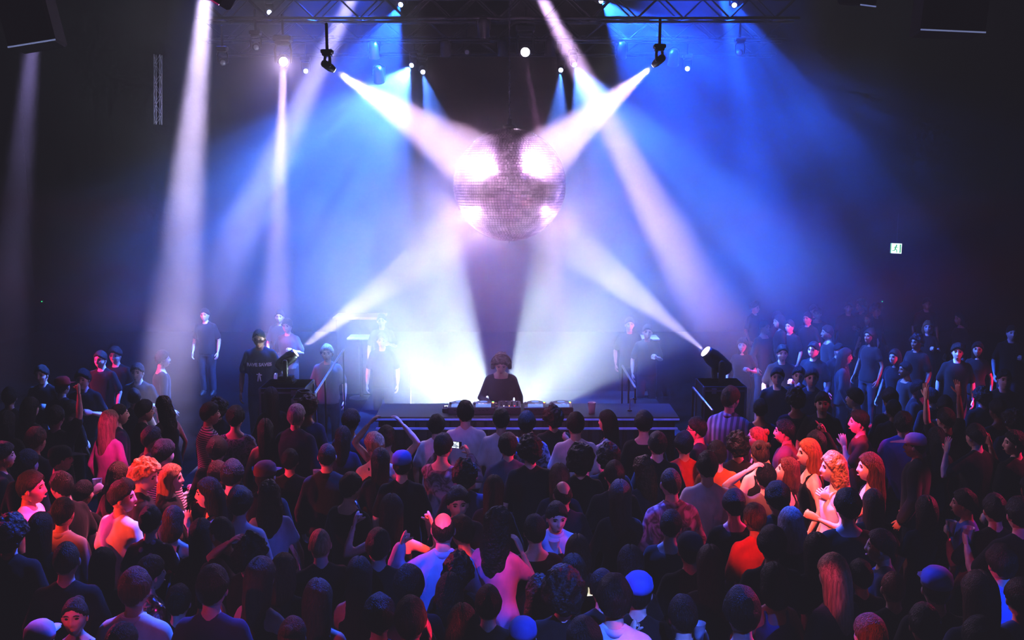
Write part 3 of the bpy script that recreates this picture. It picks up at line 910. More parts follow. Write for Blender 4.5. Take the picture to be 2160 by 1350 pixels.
def core_shirt(sex, kind, aL, aR):
    b = MB()
    g = {'tee': .017, 'long': .015, 'tank': .012, 'shirt': .02, 'jacket': .032, 'dress': .014}[kind]
    rows = torso_rows(sex, g)
    lo = .84 if kind != 'jacket' else .80
    rows = [(0, -.005, lo, rows[0][3] + .012, rows[0][4] + .012)] + rows[1:]
    k = 1. if sex == 'm' else .84
    if kind == 'tank':
        rows = [q for q in rows if q[2] < 1.38]
        rows[-1] = (0, -.005, 1.35, rows[-1][3] - .028, rows[-1][4])
    elif kind == 'long' and sex == 'm':
        rows = rows[:-1]; rows[-1] = (0, -.005, 1.435, .105, .085)
    else:
        rows = rows[:-1]; q = rows[-1]; rows[-1] = (0, -.005, q[2], q[3] - .002, q[4]); rows.append((0, -.016, 1.472, .080 if sex == 'm' else .066, .070 if sex == 'm' else .060))
    b.rings(rows, 22, p=2.3)
    if kind == 'tank':
        for sg in (-1, 1):
            b.tube([(sg * .085, .10, 1.30), (sg * .09, .055, 1.425), (sg * .088, 0, 1.455), (sg * .085, -.06, 1.43), (sg * .08, -.10, 1.33)], .019, 8, flat=1.0)
    else:
        for side, p in (('L', aL), ('R', aR)):
            s, e, w = arm_joints(sex, p, side)
            gi = g * .8
            if kind != 'long':
                b.tube([(math.copysign(.042, s.x), -.018, 1.468), (s.x * .55, -.015, 1.432), (s.x * .95, -.008, 1.40)], [.042 * k + gi, .046 * k + gi, .050 * k + gi], 10)
            else:
                b.tube([(s.x * .6, -.015, 1.425), (s.x * .95, -.008, 1.40)], [.044 * k + gi, .050 * k + gi], 10)
            r0 = .051 * k + g * .8
            if kind in ('tee', 'dress'):
                b.tube([s - (e - s).normalized() * .02, s.lerp(e, .3), s.lerp(e, .72 if sex == 'm' else .5)], [r0, r0, r0 + .004], 12)
            else:
                b.tube([s, s.lerp(e, .5), e, e.lerp(w, .5), e.lerp(w, .97)], [r0, r0 - .006, .044 * k + g, .040 * k + g, .032 * k + g], 12)
    if kind == 'dress':
        b.rings([(0, 0, .52, .23, .19), (0, 0, .7, .21, .17), (0, 0, .9, .185, .13), (0, 0, 1.0, .16, .115)], 20)
    return remesh(b, .018, 4)

def hand(mb, w, e, side, kind):
    """palm and five bent fingers on the wrist; palm faces the body's middle"""
    d = (w - e).normalized()
    inw = Vector((-1 if side == 'R' else 1, 0, 0))
    pn = (inw - d * inw.dot(d))
    if pn.length < .2: pn = Vector((0, 1, 0)) - d * d.y
    pn.normalize()                                  # palm normal
    th = d.cross(pn).normalized()                   # towards the thumb
    if th.y < -.3 or (abs(th.y) <= .3 and th.z < 0): th = -th
    base = w + d * .012
    P = lambda a, b_, c: base + th * a + pn * b_ + d * c
    mb.tube([P(0, 0, -.02), P(0, 0, .02), P(0, 0, .05), P(0, .002, .08)], [.026, .036, .041, .039], 10, flat=.42, up=pn)
    bend = {'relaxed': (18, 24, 20), 'open': (4, 6, 5), 'fist': (80, 95, 55), 'grip': (42, 48, 40), 'point': (78, 90, 50)}[kind]
    for i, (x, L_, r_) in enumerate(((.030, .072, .0095), (.010, .080, .0098), (-.010, .075, .0093), (-.029, .058, .0082))):
        bb = (6, 8, 6) if (kind == 'point' and i == 0) else bend
        spread = {'open': .16, 'relaxed': .06}.get(kind, .02) * (1.5 - i) / 1.5
        pts = [P(x, 0, .068), P(x, .001, .086)]
        a = 0.
        for seg, bk in zip((.45, .3, .25), bb):
            a += math.radians(bk)
            v = d * math.cos(a) + pn * math.sin(a) + th * spread
            pts.append(pts[-1] + v * L_ * seg)
        mb.tube(pts, [r_, r_, r_ * .95, r_ * .88, r_ * .7], 7)
    tdir = {'open': (.85, .15, .6), 'relaxed': (.55, .35, .8), 'grip': (.45, .75, .55), 'fist': (.15, .8, .75), 'point': (.2, .8, .7)}[kind]
    v1 = (th * tdir[0] + pn * tdir[1] + d * tdir[2]).normalized()
    v2 = (v1 * .7 + d * .4 + (pn * .5 - th * .6 if kind in ('fist', 'grip', 'point') else pn * .1)).normalized()
    p0 = P(.024, .004, .022)
    mb.tube([p0, p0 + v1 * .036, p0 + v1 * .036 + v2 * .032, p0 + v1 * .036 + v2 * .05], [.014, .012, .0105, .008], 7)
    return base + d * .075 + pn * .035

def head_pts(dirs):
    """surface of the head for unit directions (x right, y front, z up)"""
    x, y, z = dirs.T
    P = dirs * np.array([.074, .094, .118])
    lo = np.clip(-z, 0, 1)
    P[:, 0] *= 1 - .30 * lo ** 1.4 * (y > -.3)
    P[:, 1] += np.where(y > 0, .012 * lo * y, .018 * lo)              # chin forward, nape in
    P[:, 1] -= .010 * np.clip(y - .75, 0, 1) * 2
    G = lambda cx, cz, sx_, sz_: np.exp(-((P[:, 0] - cx) / sx_) ** 2 - ((P[:, 2] - cz) / sz_) ** 2) * (y > 0)
    P[:, 1] += .020 * G(0, -.022, .011, .017) + .013 * G(0, .006, .009, .022)        # nose
    P[:, 1] += .006 * G(0, .036, .045, .010)                                         # brow
    P[:, 1] -= .012 * (G(.030, .012, .016, .012) + G(-.030, .012, .016, .012))       # eye sockets
    P[:, 1] += .006 * G(0, -.062, .02, .010) - .004 * G(0, -.046, .02, .006) + .008 * G(0, -.098, .02, .014)
    P[:, 1] += .004 * (G(.04, -.02, .018, .018) + G(-.04, -.02, .018, .018))         # cheeks
    return P
def sph_dirs(n, m):
    D = [(0, 0, -1.)]
    for i in range(1, m):
        ph = -PI / 2 + PI * i / m
        for k in range(n):
            a = 2 * PI * k / n
            D.append((math.cos(ph) * math.sin(a), math.cos(ph) * math.cos(a), math.sin(ph)))
    D.append((0, 0, 1.))
    fs = [(0, 1 + k, 1 + (k + 1) % n) for k in range(n)]
    for i in range(m - 2):
        for k in range(n):
            j = (k + 1) % n
            fs.append((1 + i * n + j, 1 + i * n + k, 1 + i * n + n + k, 1 + i * n + n + j))
    e = len(D) - 1
    fs += [(e, 1 + (m - 2) * n + (k + 1) % n, 1 + (m - 2) * n + k) for k in range(n)]
    return np.array(D), fs
HD, HF = sph_dirs(44, 30)
HP = head_pts(HD)
def head_part(M):
    """(verts, faces, material index) of head, ears, eyes, lips"""
    mb = MB()
    mb.add(HP.tolist(), HF, 0)
    for s in (-1, 1):
        mb.ball((s * .074, -.004, -.004), (.010, .018, .030), 10, 7, 0, Euler((.15, 0, s * -.45)))
        mb.ball((s * .030, .070, .012), (.014, .012, .008), 10, 6, 1)
        mb.tube([(s * .014, .0865, .033), (s * .030, .0865, .037), (s * .046, .078, .031)], .0035, 6, 1)
    mb.ball((0, .0935, -.062), (.021, .008, .0045), 10, 5, 2)
    V = np.array(mb.v) @ np.array(M.to_3x3()).T + np.array(M.translation)
    return V, mb.f, mb.m

def bendv(V, lean):
    if not lean: return V
    V = np.array(V, float)
    t = np.clip((V[:, 2] - .85) / .35, 0, 1); t = t * t * (3 - 2 * t)
    a = np.radians(-lean) * t * .6 + np.radians(-lean) * .4 * np.clip((V[:, 2] - 1.15) / .4, 0, 1)
    z0 = .95
    y, z = V[:, 1].copy(), V[:, 2] - z0
    V[:, 1] = y * np.cos(a) - z * np.sin(a)
    V[:, 2] = y * np.sin(a) + z * np.cos(a) + z0
    return V

def to_mesh(name, V, fs, mats, mi=None):
    me = bpy.data.meshes.new(name)
    me.from_pydata(np.asarray(V).tolist(), [], fs)
    for m in mats: me.materials.append(m)
    if mi is not None: me.polygons.foreach_set('material_index', mi)
    me.polygons.foreach_set('use_smooth', [True] * len(fs))
    me.update()
    return me

HD2, HF2 = sph_dirs(64, 42)
HP2 = head_pts(HD2)
def sstep(a, b, x):
    t = np.clip((x - a) / (b - a), 0, 1); return t * t * (3 - 2 * t)
def hair_part(style, seed):
    D, P = HD2, HP2.copy()
    x, y, z = D.T
    hr = np.sqrt(x * x + y * y) + 1e-9
    front = y / hr
    hl = np.where(front > 0, .0 + .56 * np.clip(front, 0, 1) ** 1.3, -.0 + .52 * np.clip(front, -1, 0))
    off0 = Vector((seed * 2.3 + 5, seed * 1.1, seed * .7))
    hl = hl + .10 * np.array([mnoise.noise(Vector(p) * 55 + off0) for p in P])
    m = sstep(hl - .07, hl + .07, z)
    m = np.where(z > .9, 1, m)
    N = P / np.linalg.norm(P, axis=1, keepdims=True)
    th = {'buzz': .006, 'short': .016, 'quiff': .020, 'medium': .027, 'curly': .044, 'afro': .062, 'long': .020, 'wavy': .026, 'bob': .022, 'bun': .012, 'knots': .012, 'pony': .012, 'bald': .007, 'cap': .008}[style]
    amp, fr = {'curly': (.030, 27), 'afro': (.030, 25), 'wavy': (.018, 20), 'quiff': (.010, 26), 'medium': (.009, 24), 'short': (.006, 26), 'buzz': (.001, 30), 'long': (.005, 18), 'bob': (.005, 18)}.get(style, (.003, 20))
    off = Vector((seed * 3.1, seed * 1.7, seed * .9))
    nz = np.array([mnoise.noise(Vector(p) * fr + off) for p in P])
    T = th + .010 * np.clip(z, 0, 1) * (style in ('short', 'quiff', 'medium', 'long', 'wavy', 'bob'))
    if style in ('short', 'buzz', 'quiff', 'medium', 'bald'): T = T * (.35 + .65 * sstep(-.55, .35, z))
    if style in ('curly', 'afro'): nz = nz * .75 + .5 * np.array([mnoise.noise(Vector(p) * 48 + off) for p in P])
    if style == 'quiff': T = T + .018 * np.clip(z, 0, 1) * np.clip(front + .4, 0, 1)
    if style in ('long', 'wavy', 'bob'):      # centre parting
        T = T - .010 * np.exp(-(x / .06) ** 2) * np.clip(z, 0, 1)
    if style == 'bald':
        c = D @ np.array([0, -.38, .92]) + .10 * np.array([mnoise.noise(Vector(p) * 30 + off) for p in P]); m = m * (1 - sstep(.5, .95, c)) * (1 - sstep(.0, .5, front) * sstep(.3, .6, z))
    Q = P + N * ((T + amp * nz) * m - .014 * (1 - m))[:, None]
    extra = MB()
    if style in ('long', 'wavy', 'bob'):
        L_ = {'long': .44, 'wavy': .38, 'bob': .20}[style] * (.9 + .25 * ((seed * 7.3) % 1))
        zone = sstep(-.62, -.30, -front)                    # hair falls beside and behind the face
        t = np.clip((.25 - z) / 1.25, 0, 1)
        end = np.sqrt(np.clip(1 - t ** 7, 0, 1))
        ua, ub = x / hr, y / hr
        wav = (1 + (.16 if style == 'wavy' else .05) * np.array([mnoise.noise(Vector((ua[i] * 2.2, ub[i] * 2.2, t[i] * 5)) + off) for i in range(len(t))]))
        rx = (.093 - .012 * t + (.02 * np.sin(t * PI) if style != 'long' else 0)) * end * wav
        ry = (.108 - .030 * t) * end * wav
        fall = np.stack([ua * rx, ub * ry - .018 - .075 * t ** 1.1, .118 * .25 - t * L_], 1)
        w = (zone * (z < .25) * sstep(.25, .1, z) if False else zone * sstep(.28, .12, z))
        front_tuck = P - N * .014
        Q = Q * (1 - w)[:, None] + fall * w[:, None]
    if style in ('bun', 'knots'):
        for bx in ((0,) if style == 'bun' else (-.045, .045)):
            extra.ball((bx, -.085 if style == 'bun' else -.06, .075 if style == 'bun' else .09), (.042, .036, .038) if style == 'bun' else (.03, .03, .03), 12, 8)
    if style == 'pony':
        extra.tube([(0, -.09, .06), (0, -.13, .05), (0, -.15, -.03), (0, -.145, -.14), (0, -.14, -.24)], [.022, .03, .034, .03, .012], 10)
    mb = MB(); mb.add(Q.tolist(), HF2, 0)
    if extra.v:
        ev = [Vector(v) for v in extra.v]
        ev = [v + v.normalized() * .006 * mnoise.noise(v * 40 + off) for v in ev]
        mb.add(ev, extra.f, 0)
    return np.array(mb.v), mb.f

CACHE = {}
def cached(key, fn):
    if key not in CACHE: CACHE[key] = fn()
    return CACHE[key]

def head_matrix(hy, hp, ht=0.):
    M = Euler((math.radians(hp), 0, 0)).to_matrix().to_4x4()
    R = (Matrix.Rotation(math.radians(-hy), 4, 'Z') @ Matrix.Rotation(math.radians(ht), 4, 'Y'))
    return Matrix.Translation((0, .018, 1.545)) @ R @ M @ Matrix.Translation((0, .008, .092)) @ Matrix.Scale(1.08, 4)

def person_meshes(sp):
    sex, aL, aR, lean = sp['sex'], sp['aL'], sp['aR'], sp['lean']
    M = head_matrix(sp['hy'], sp['hp'], sp['ht'])
    def mk_body():
        V, fs = cached(('core', sex, aL, aR), lambda: core_body(sex, aL, aR))
        hv, hf, hm = head_part(M)
        hb = MB()
        grips = {}
        for side, p in (('L', aL), ('R', aR)):
            s, e, w = arm_joints(sex, p, side)
            grips[side] = hand(hb, w, e, side, sp.get('hand' + side) or HANDT[p])
        n0, n1 = len(V), len(V) + len(hv)
        allv = np.concatenate([V, hv, np.array(hb.v)])
        af = fs + [tuple(i + n0 for i in f) for f in hf] + [tuple(i + n1 for i in f) for f in hb.f]
        mi = [0] * len(fs) + hm + [0] * len(hb.f)
        g = bendv(np.array([grips['L'], grips['R']]), lean)
        return bendv(allv, lean), af, mi, g
    kb = ('body', sex, aL, aR, lean, sp['hy'], sp['hp'], sp['ht'], sp.get('handL'), sp.get('handR'))
    bv, bf, bm, g = cached(kb, mk_body)
    body = cached(kb + (sp['skin'],), lambda: to_mesh('body', bv, bf, [SKIN[sp['skin']], EYE, LIP], bm))
    def mk_shirt():
        V, fs = cached(('shirt', sex, sp['top'], aL, aR), lambda: core_shirt(sex, sp['top'], aL, aR))
        return to_mesh('shirt', bendv(V, lean), fs, [cloth(sp['topc'])])
    shirt = cached(('sh', sex, sp['top'], aL, aR, lean, sp['topc']), mk_shirt)
    hv, hf = hair_part(sp['hair'], sp['seed'])
    hv = bendv(hv @ np.array(M.to_3x3()).T + np.array(M.translation), lean)
    hair = to_mesh('hair', hv, hf, [hair_mat(sp['hairc'], sp['hair'] in ('curly', 'afro', 'wavy'))])
    return body, shirt, hair, g, M

def trousers_mesh(sex, lean):
    def f():
        b = MB()
        b.rings([(0, -.003, .80, .165, .115), (0, -.003, .90, .172, .12), (0, -.003, 1.0, .165 if sex == 'm' else .152, .116)], 18, p=2.3)
        for sg in (-1, 1):
            b.tube([(sg * .087, 0, .90), (sg * .097, .005, .70), (sg * .1, .01, .5), (sg * .1, -.01, .3), (sg * .1, -.02, .1)], [.1, .094, .074, .07, .062], 12)
        return to_mesh('trousers', bendv(remesh_(b), lean), b_f[0], [mat('dark_denim', (.02, .025, .04), .85, noise=.2, nscale=30, bump=.3, bscale=14)])
    b_f = [None]
    def remesh_(b):
        V, fs = remesh(b, .022, 3); b_f[0] = fs; return V
    return cached(('tr', sex, lean), f)
def shoe_mesh():
    def f():
        b = MB()
        b.rings([(0, .035, .0, .045, .135), (0, .035, .02, .048, .138), (0, .03, .05, .044, .125), (0, -.015, .08, .04, .075), (0, -.03, .11, .036, .05)], 16)
        return b.mesh('shoe', mat('dark_shoe_leather', (.02, .02, .02), .5, noise=.2))
    return cached(('shoe',), f)
PEOPLE = []
def P(px, py, yaw, hair, hairc, top, topc, label, aL='down', aR='down', **o):
    sp = dict(px=px, py=py, yaw=yaw, hair=hair, hairc=hairc, top=top, topc=topc, label=label, aL=aL, aR=aR,
              sex='f' if hair in ('long', 'wavy', 'bob', 'bun', 'knots', 'pony') else 'm', lean=0, hy=0, hp=0, ht=0, skin=0, foot=0., Y=None, s=None, group=None, extra=None)
    sp.update(o)
    if sp['s'] is None: sp['s'] = .95 if sp['sex'] == 'f' else 1.02
    sp['seed'] = (len(PEOPLE) * .618) % 17
    PEOPLE.append(sp)
    return sp

phone_black = mat('black_phone_glass', (.01, .01, .012), .2, noise=.2)
def phone(pos, rz, label, scol, s=1., tilt=0., roll=0.):
    t = thing('smartphone', label, 'phone', pos, rz)
    t.rotation_euler = (tilt, roll, rz)
    MB().box((0, 0, 0), (.15, .009, .075), bev=.004).build('body', phone_black, t)
    m = bpy.data.materials.new('phone_screen'); m.use_nodes = True
    nt = m.node_tree; b = nt.nodes['Principled BSDF']; b.inputs['Base Color'].default_value = (.02, .02, .02, 1)
    v = nt.nodes.new('ShaderNodeTexVoronoi'); v.inputs['Scale'].default_value = 26
    tc = nt.nodes.new('ShaderNodeTexCoord'); r = nt.nodes.new('ShaderNodeValToRGB')
    nt.links.new(tc.outputs['Object'], v.inputs['Vector']); nt.links.new(v.outputs['Color'], r.inputs[0])
    r.color_ramp.elements[0].position = .2; r.color_ramp.elements[0].color = (*[c * .25 for c in scol], 1)
    r.color_ramp.elements[1].position = .55; r.color_ramp.elements[1].color = (*scol, 1)
    nt.links.new(r.outputs[0], b.inputs['Emission Color']); b.inputs['Emission Strength'].default_value = 1.4 * s
    MB().box((-.012, -.0052, 0), (.115, .002, .066)).build('screen', m, t)
    return t

def place_person(sp):
    s = sp['s']
    body, shirt, hair, g, M = person_meshes(sp)
    hc = bendv(np.array([list(M @ Vector((0, 0, .01)))]), sp['lean'])[0]     # head centre in the body frame
    R = Matrix.Rotation(math.radians(-sp['yaw']), 3, 'Z')
    hw = R @ (Vector(hc) * s)
    if sp['Y'] is None:
        p = on_z(sp['px'], sp['py'], hw.z + sp['foot'])
        root = Vector((p.x - hw.x, p.y - hw.y, sp['foot']))
    else:
        p = at(sp['px'], sp['py'], sp['Y'])
        root = Vector((p.x - hw.x, p.y - hw.y, p.z - hw.z))
    t = thing('person', sp['label'], 'person', root, math.radians(-sp['yaw']), sp['group'])
    t.scale = (s, s, s)
    link('body', body, t)
    link({'tee': 'tee_shirt', 'long': 'long_sleeved_top', 'tank': 'vest_top', 'shirt': 'shirt', 'jacket': 'jacket', 'dress': 'dress'}[sp['top']], shirt, t)
    link('hair', hair, t)
    if sp['legs']:
        link('trousers', trousers_mesh(sp['sex'], sp['lean']), t)
        for sg in (-1, 1):
            link('shoe', shoe_mesh(), t, (sg * .105, 0, 0))
    hm = Matrix.Translation(Vector(hc) - (M @ Vector((0, 0, .01)))) @ M
    lm = Matrix.Rotation(math.radians(-sp['lean']), 4, 'X')
    loc = hm.translation.copy(); hm = (lm @ hm); hm.translation = loc
    if sp['hair'] == 'cap' or sp['extra'] == 'cap':
        c = MB()
        c.lathe([(.088, -.0), (.09, .03), (.082, .07), (.055, .098), (.012, .108), (.001, .108)], (0, 0, 0), n=22)
        c.tube([(0, .07, .008), (0, .12, .004), (0, .155, -.004)], [.07, .07, .05], 14, flat=.10, up=(0, 0, 1))
        me = c.mesh('cap', cloth(sp.get('capc', 'navy'))); me.transform(hm @ Matrix.Translation((0, -.004, .032)) @ Matrix.Diagonal((1, 1.18, 1, 1)))
        link('cap', me, t)
    if sp['extra'] == 'headphones':
        h = MB()
        h.tube([(s_ * .126 * math.cos(a), .0, .015 + .152 * math.sin(a)) for s_, a in [(1, i * PI / 12) for i in range(13)]], .010, 8)
        for sg in (-1, 1):
            h.lathe([(.001, -.03), (.036, -.03), (.044, -.016), (.044, .012), (.032, .022), (.001, .022)], (sg * .112, .008, -.008), Euler((0, sg * PI / 2, 0)), 18)
        me = h.mesh('headphones', mat('black_headphone_plastic', (.012, .012, .014), .3, noise=.2)); me.transform(hm)
        link('headphones', me, t)
    if sp['extra'] == 'glasses':
        h = MB()
        for sg in (-1, 1):
            h.tube([(sg * .031 + .021 * math.cos(a), .094 + .002 * math.cos(a * 2), .010 + .017 * math.sin(a)) for a in [i * PI / 7 for i in range(15)]], .0025, 6)
            h.tube([(sg * .052, .09, .014), (sg * .078, .05, .014), (sg * .08, -.01, .01)], .0022, 6)
        h.tube([(-.01, .098, .012), (.01, .098, .012)], .0025, 6)
        me = h.mesh('glasses', phone_black); me.transform(hm); link('glasses', me, t)
    if sp['top'] == 'shirt':
        c = MB()
        n_ = 22
        vs, fs = [], []
        for i, (rr_, zz) in enumerate(((.072, 1.462), (.066, 1.508), (.074, 1.508), (.088, 1.452))):
            for k in range(n_):
                a = 2 * PI * k / n_
                vs.append((rr_ * (1.0 if sp['sex'] == 'm' else .86) * math.sin(a), rr_ * .95 * math.cos(a) - .008, zz - .02 * max(0, math.cos(a)) ** 2))
        for i in range(4):
            for k in range(n_):
                j = (k + 1) % n_; i2 = (i + 1) % 4
                fs.append((i * n_ + k, i * n_ + j, i2 * n_ + j, i2 * n_ + k))
        link('collar', to_mesh('collar', bendv(np.array(vs), sp['lean']), fs, [cloth(sp['topc'])]), t)
    Mw = Matrix.Translation(root) @ Matrix.Rotation(math.radians(-sp['yaw']), 4, 'Z') @ Matrix.Scale(s, 4)
    sp['grip'] = {'L': Mw @ Vector(g[0]), 'R': Mw @ Vector(g[1])}
    sp['root'] = root; sp['obj'] = t; sp['Mw'] = Mw
    if sp.get('cup'):
        side, lb = sp['cup']
        q = sp['grip'][side]
        cup(q - Vector((0, 0, .055)), lb, (rnd.uniform(-.15, .15), rnd.uniform(-.15, .15), 0), s=1.12, group='drink cups held in the crowd')
    if sp.get('phone'):
        lb, scol, st = sp['phone']
        q = (sp['grip']['L'] + sp['grip']['R']) / 2
        phone(q + Vector((0, 0, .045)), math.radians(-sp['yaw']), lb, scol, st)
    return t
# ---------------------------------------------------------------- stage people
P(1057, 768, 178, 'curly', 'k', 'long', 'charcoal', 'DJ with curly dark hair and headphones leaning over the decks', 'down', 'desk', lean=10, hp=-14, extra='headphones', Y=13.35, s=1.0, skin=0, legs=1)
P(546, 712, 176, 'buzz', 'k', 'tee', 'charcoal', 'standing man in dark slogan tee on the riser by the left floor spotlight', 'down', 'down', hp=-16, Y=14.2, s=1.07, skin=2, legs=1, slogan=1)

# ---------------------------------------------------------------- left crowd
P(66, 1028, 84, 'short', 'd', 'tee', 'white', 'man in white tee facing right at the far left, lit deep pink', skin=1)
P(130, 1026, -62, 'short', 'k', 'tee', 'black', 'man in black tee facing left with orange-lit neck, behind the white collared shirt', skin=0)
P(133, 1083, 8, 'short', 'k', 'shirt', 'white', 'dark-haired man seen from behind in a white collared shirt', skin=0, s=1.05)
P(258, 1048, 30, 'quiff', 'd', 'tee', 'white', 'man in bright white tee, head turned right, pink light on his hair', skin=0, hy=55, s=1.04)
P(307, 1003, 70, 'curly', 'y', 'tee', 'black', 'man with curly blond hair glancing down to the right, face lit orange', skin=3, hy=25, hp=-14, s=1.05)
P(362, 1008, 86, 'long', 'y', 'long', 'black', 'woman with straight blond hair and fringe in profile facing right, black top', skin=3, s=1.0)
P(249, 1003, 20, 'long', 'b', 'long', 'pink', 'woman from behind with long pink-lit hair and pale cardigan behind white tee man', s=1.0)
P(317, 1097, 0, 'bun', 'k', 'dress', 'floral', 'woman with shiny dark hair in black dress with pale oval print', aR='bent', s=.98)
P(365, 1099, 8, 'bob', 'r', 'tank', 'black', 'woman with auburn bob and bare orange-lit shoulder beside the oval-print dress', s=.94)
P(440, 1040, -102, 'long', 'd', 'tank', 'black', 'woman with long dark hair facing left, her face and arms lit orange', aL='face', skin=3, s=1.02)
P(22, 1127, 0, 'curly', 'k', 'tee', 'black', 'dark silhouette of a curly head at the left edge before the pink tee', s=1.0)
P(86, 1116, 5, 'long', 'k', 'long', 'black', 'woman from behind with long black hair beside the white collared shirt', s=1.0)
P(231, 890, 25, 'long', 'y', 'long', 'pink', 'woman with long blond hair and glowing magenta cardigan seen from behind', s=.98)
P(320, 925, 50, 'short', 'b', 'tee', 'charcoal', 'dim violet man looking right just beyond the magenta cardigan', skin=2)
P(251, 873, 55, 'buzz', 'k', 'tee', 'navy', 'close-cropped man facing right just above the magenta cardigan')
P(305, 868, 60, 'medium', 'd', 'jacket', 'charcoal', 'person in a dark jacket with a pink-lit cheek in the left haze')
P(346, 858, -50, 'wavy', 'b', 'tank', 'black', 'woman with messy hair, pink-lit shoulder, in the left haze', hp=-10)
P(343, 757, 60, 'short', 'k', 'long', 'black', 'man in profile facing right, head in the haze far behind left crowd', foot=.0)
P(132, 815, 10, 'cap', 'k', 'tee', 'black', 'person whose red cap glows pink in the dark upper left crowd', capc='red')
P(118, 880, 0, 'short', 'k', 'tee', 'black', 'person raising a pink fist in the dark left crowd', aR='high', handR='fist')
P(76, 930, 20, 'medium', 'r', 'tee', 'charcoal', 'person with reddish pink-lit hair deep in the dark left crowd')
P(128, 968, 55, 'cap', 'k', 'tank', 'black', 'capped person facing right lifting a blue-lit cup on the left', aR='cup', capc='black', cup=('R', 'blue-lit plastic cup lifted by the capped person on the left'))
P(58, 978, 20, 'short', 'k', 'tee', 'black', 'shadowy short-haired person behind the pink-lit white tee man')
P(6, 962, 60, 'medium', 'd', 'tee', 'charcoal', 'pink-edged person cut by the left frame edge')
P(176, 1040, 20, 'short', 'k', 'long', 'black', 'dark person holding up a blue cup between two lit men on left', aR='cup', cup=('R', 'blue plastic cup held upright left of the long pink-lit hair'), s=.95)
P(346, 957, 30, 'medium', 'k', 'shirt', 'barred', 'dark-haired person with blue-lit striped sleeve behind the blond fringe woman', aR='bent')
P(443, 873, 60, 'short', 'k', 'tee', 'barred', 'man in profile facing right in a pale top with dark bars', skin=1, s=1.04)
P(497, 882, 0, 'medium', 'k', 'long', 'leafy', 'dark-haired person from behind with a patterned shoulder near the bars top')
P(625, 878, 18, 'short', 'w', 'jacket', 'navy', 'white-haired man from behind in a dark jacket with blue-lit rim', s=1.06, skin=3)
P(572, 838, -25, 'long', 'k', 'long', 'black', 'woman with long dark hair standing below the left floor spotlight', s=.98)
P(560, 907, -15, 'long', 'd', 'tank', 'wine', 'long-haired person with dark red-lit back left of the white-haired man')
P(458, 950, 0, 'medium', 'k', 'tee', 'black', 'dark head with a pale right rim before the bars top')
P(690, 962, 0, 'buzz', 'd', 'shirt', 'black', 'cropped man from behind in open dark shirt, red light on his shoulder', skin=0, s=1.05)
P(560, 1004, 15, 'cap', 'd', 'tee', 'black', 'person in a cap with pink highlight behind the wavy-haired woman', capc='wine')
P(569, 1046, -10, 'wavy', 'b', 'tee', 'white', 'woman with long wavy brown hair and a patch of white blue-lit top', s=1.0)
P(459, 1000, 10, 'short', 'd', 'tee', 'black', 'dark person with pinkish crown behind the orange-lit woman')
P(490, 1003, 10, 'medium', 'k', 'tee', 'black', 'dark head with a thin blue crown right of the orange-lit woman')
P(506, 1062, 0, 'medium', 'k', 'tank', 'black', 'black-haired head with bare red-lit shoulder right of the orange-lit woman')
P(468, 1123, -55, 'buzz', 'b', 'tee', 'black', 'cropped man facing left with a blue-lit crown and dark tee', skin=1, s=1.06)
P(424, 1127, -5, 'long', 'k', 'long', 'black', 'woman with straight black hair under the orange-lit woman')
P(530, 1168, 20, 'curly', 'k', 'tee', 'black', 'dark curly head with a red ear-side glow beside the cropped man', aL='top')
P(140, 1180, -8, 'buzz', 'b', 'tee', 'black', 'cropped man from behind in black tee with a vivid blue crown', skin=0, s=1.06)
P(217, 1192, 0, 'long', 'd', 'long', 'black', 'woman from behind with smooth long dark hair before the white tee')
P(318, 1210, 45, 'short', 'k', 'tee', 'sequin', 'dark-haired person turned right in glittering blue sequins', s=1.0)
P(285, 1243, 5, 'short', 'r', 'shirt', 'cream', 'man with short reddish hair from behind in a pale collared shirt', skin=1, s=1.08)
P(158, 1298, 172, 'bun', 'd', 'tank', 'grey', 'woman facing the camera with hair tied back, face lit dim red', skin=0, s=1.0, hp=4)
P(85, 1352, 0, 'cap', 'k', 'tee', 'black', 'bright blue cap cut by the bottom edge at left', capc='sky', s=.9)
P(377, 1270, 0, 'short', 'k', 'tee', 'black', 'dark figure with two dim violet raised hands near the sequins', aL='fist', aR='fist', s=.9)
P(550, 1218, 25, 'long', 'r', 'tank', 'black', 'woman with long dark red hair turned right beside the blue cup', aR='cup', cup=('R', 'bright blue plastic cup in front of two red-haired women'), s=1.0)
P(597, 1206, 8, 'bob', 'r', 'tee', 'black', 'woman with rounded auburn bob and pale blue crown highlight')
P(675, 1148, -18, 'buzz', 'y', 'tee', 'black', 'person with short pinkish hair and dark scooped top', aL='cup', cup=('L', 'pale violet plastic cup just above the short pinkish hair'), s=1.0)
P(670, 1265, 0, 'long', 'b', 'tank', 'black', 'woman from behind with very long brown hair edged in blue, lower left', s=1.04)
P(758, 1213, 0, 'long', 'd', 'tank', 'black', 'woman from behind with smooth dark hair and red bare shoulder', s=.97)
P(617, 1340, 10, 'bun', 'r', 'tee', 'black', 'small red-lit head at the bottom edge under the blue cup', s=.94)
P(448, 1240, 5, 'short', 'k', 'tee', 'purple', 'big dark-haired man from behind in dim purple top, lower left', s=1.1)
P(740, 1028, 30, 'short', 'k', 'long', 'black', 'dark person left of the raised bent arms holding a pale cup', aL='cup', cup=('L', 'pale plastic cup held up at the right of the open dark shirt'))
P(612, 972, 0, 'short', 'k', 'tee', 'black', 'dark person lifting a blue cup before the white-haired man', aR='cup', cup=('R', 'small blue plastic cup below the white-haired man'), s=.94)

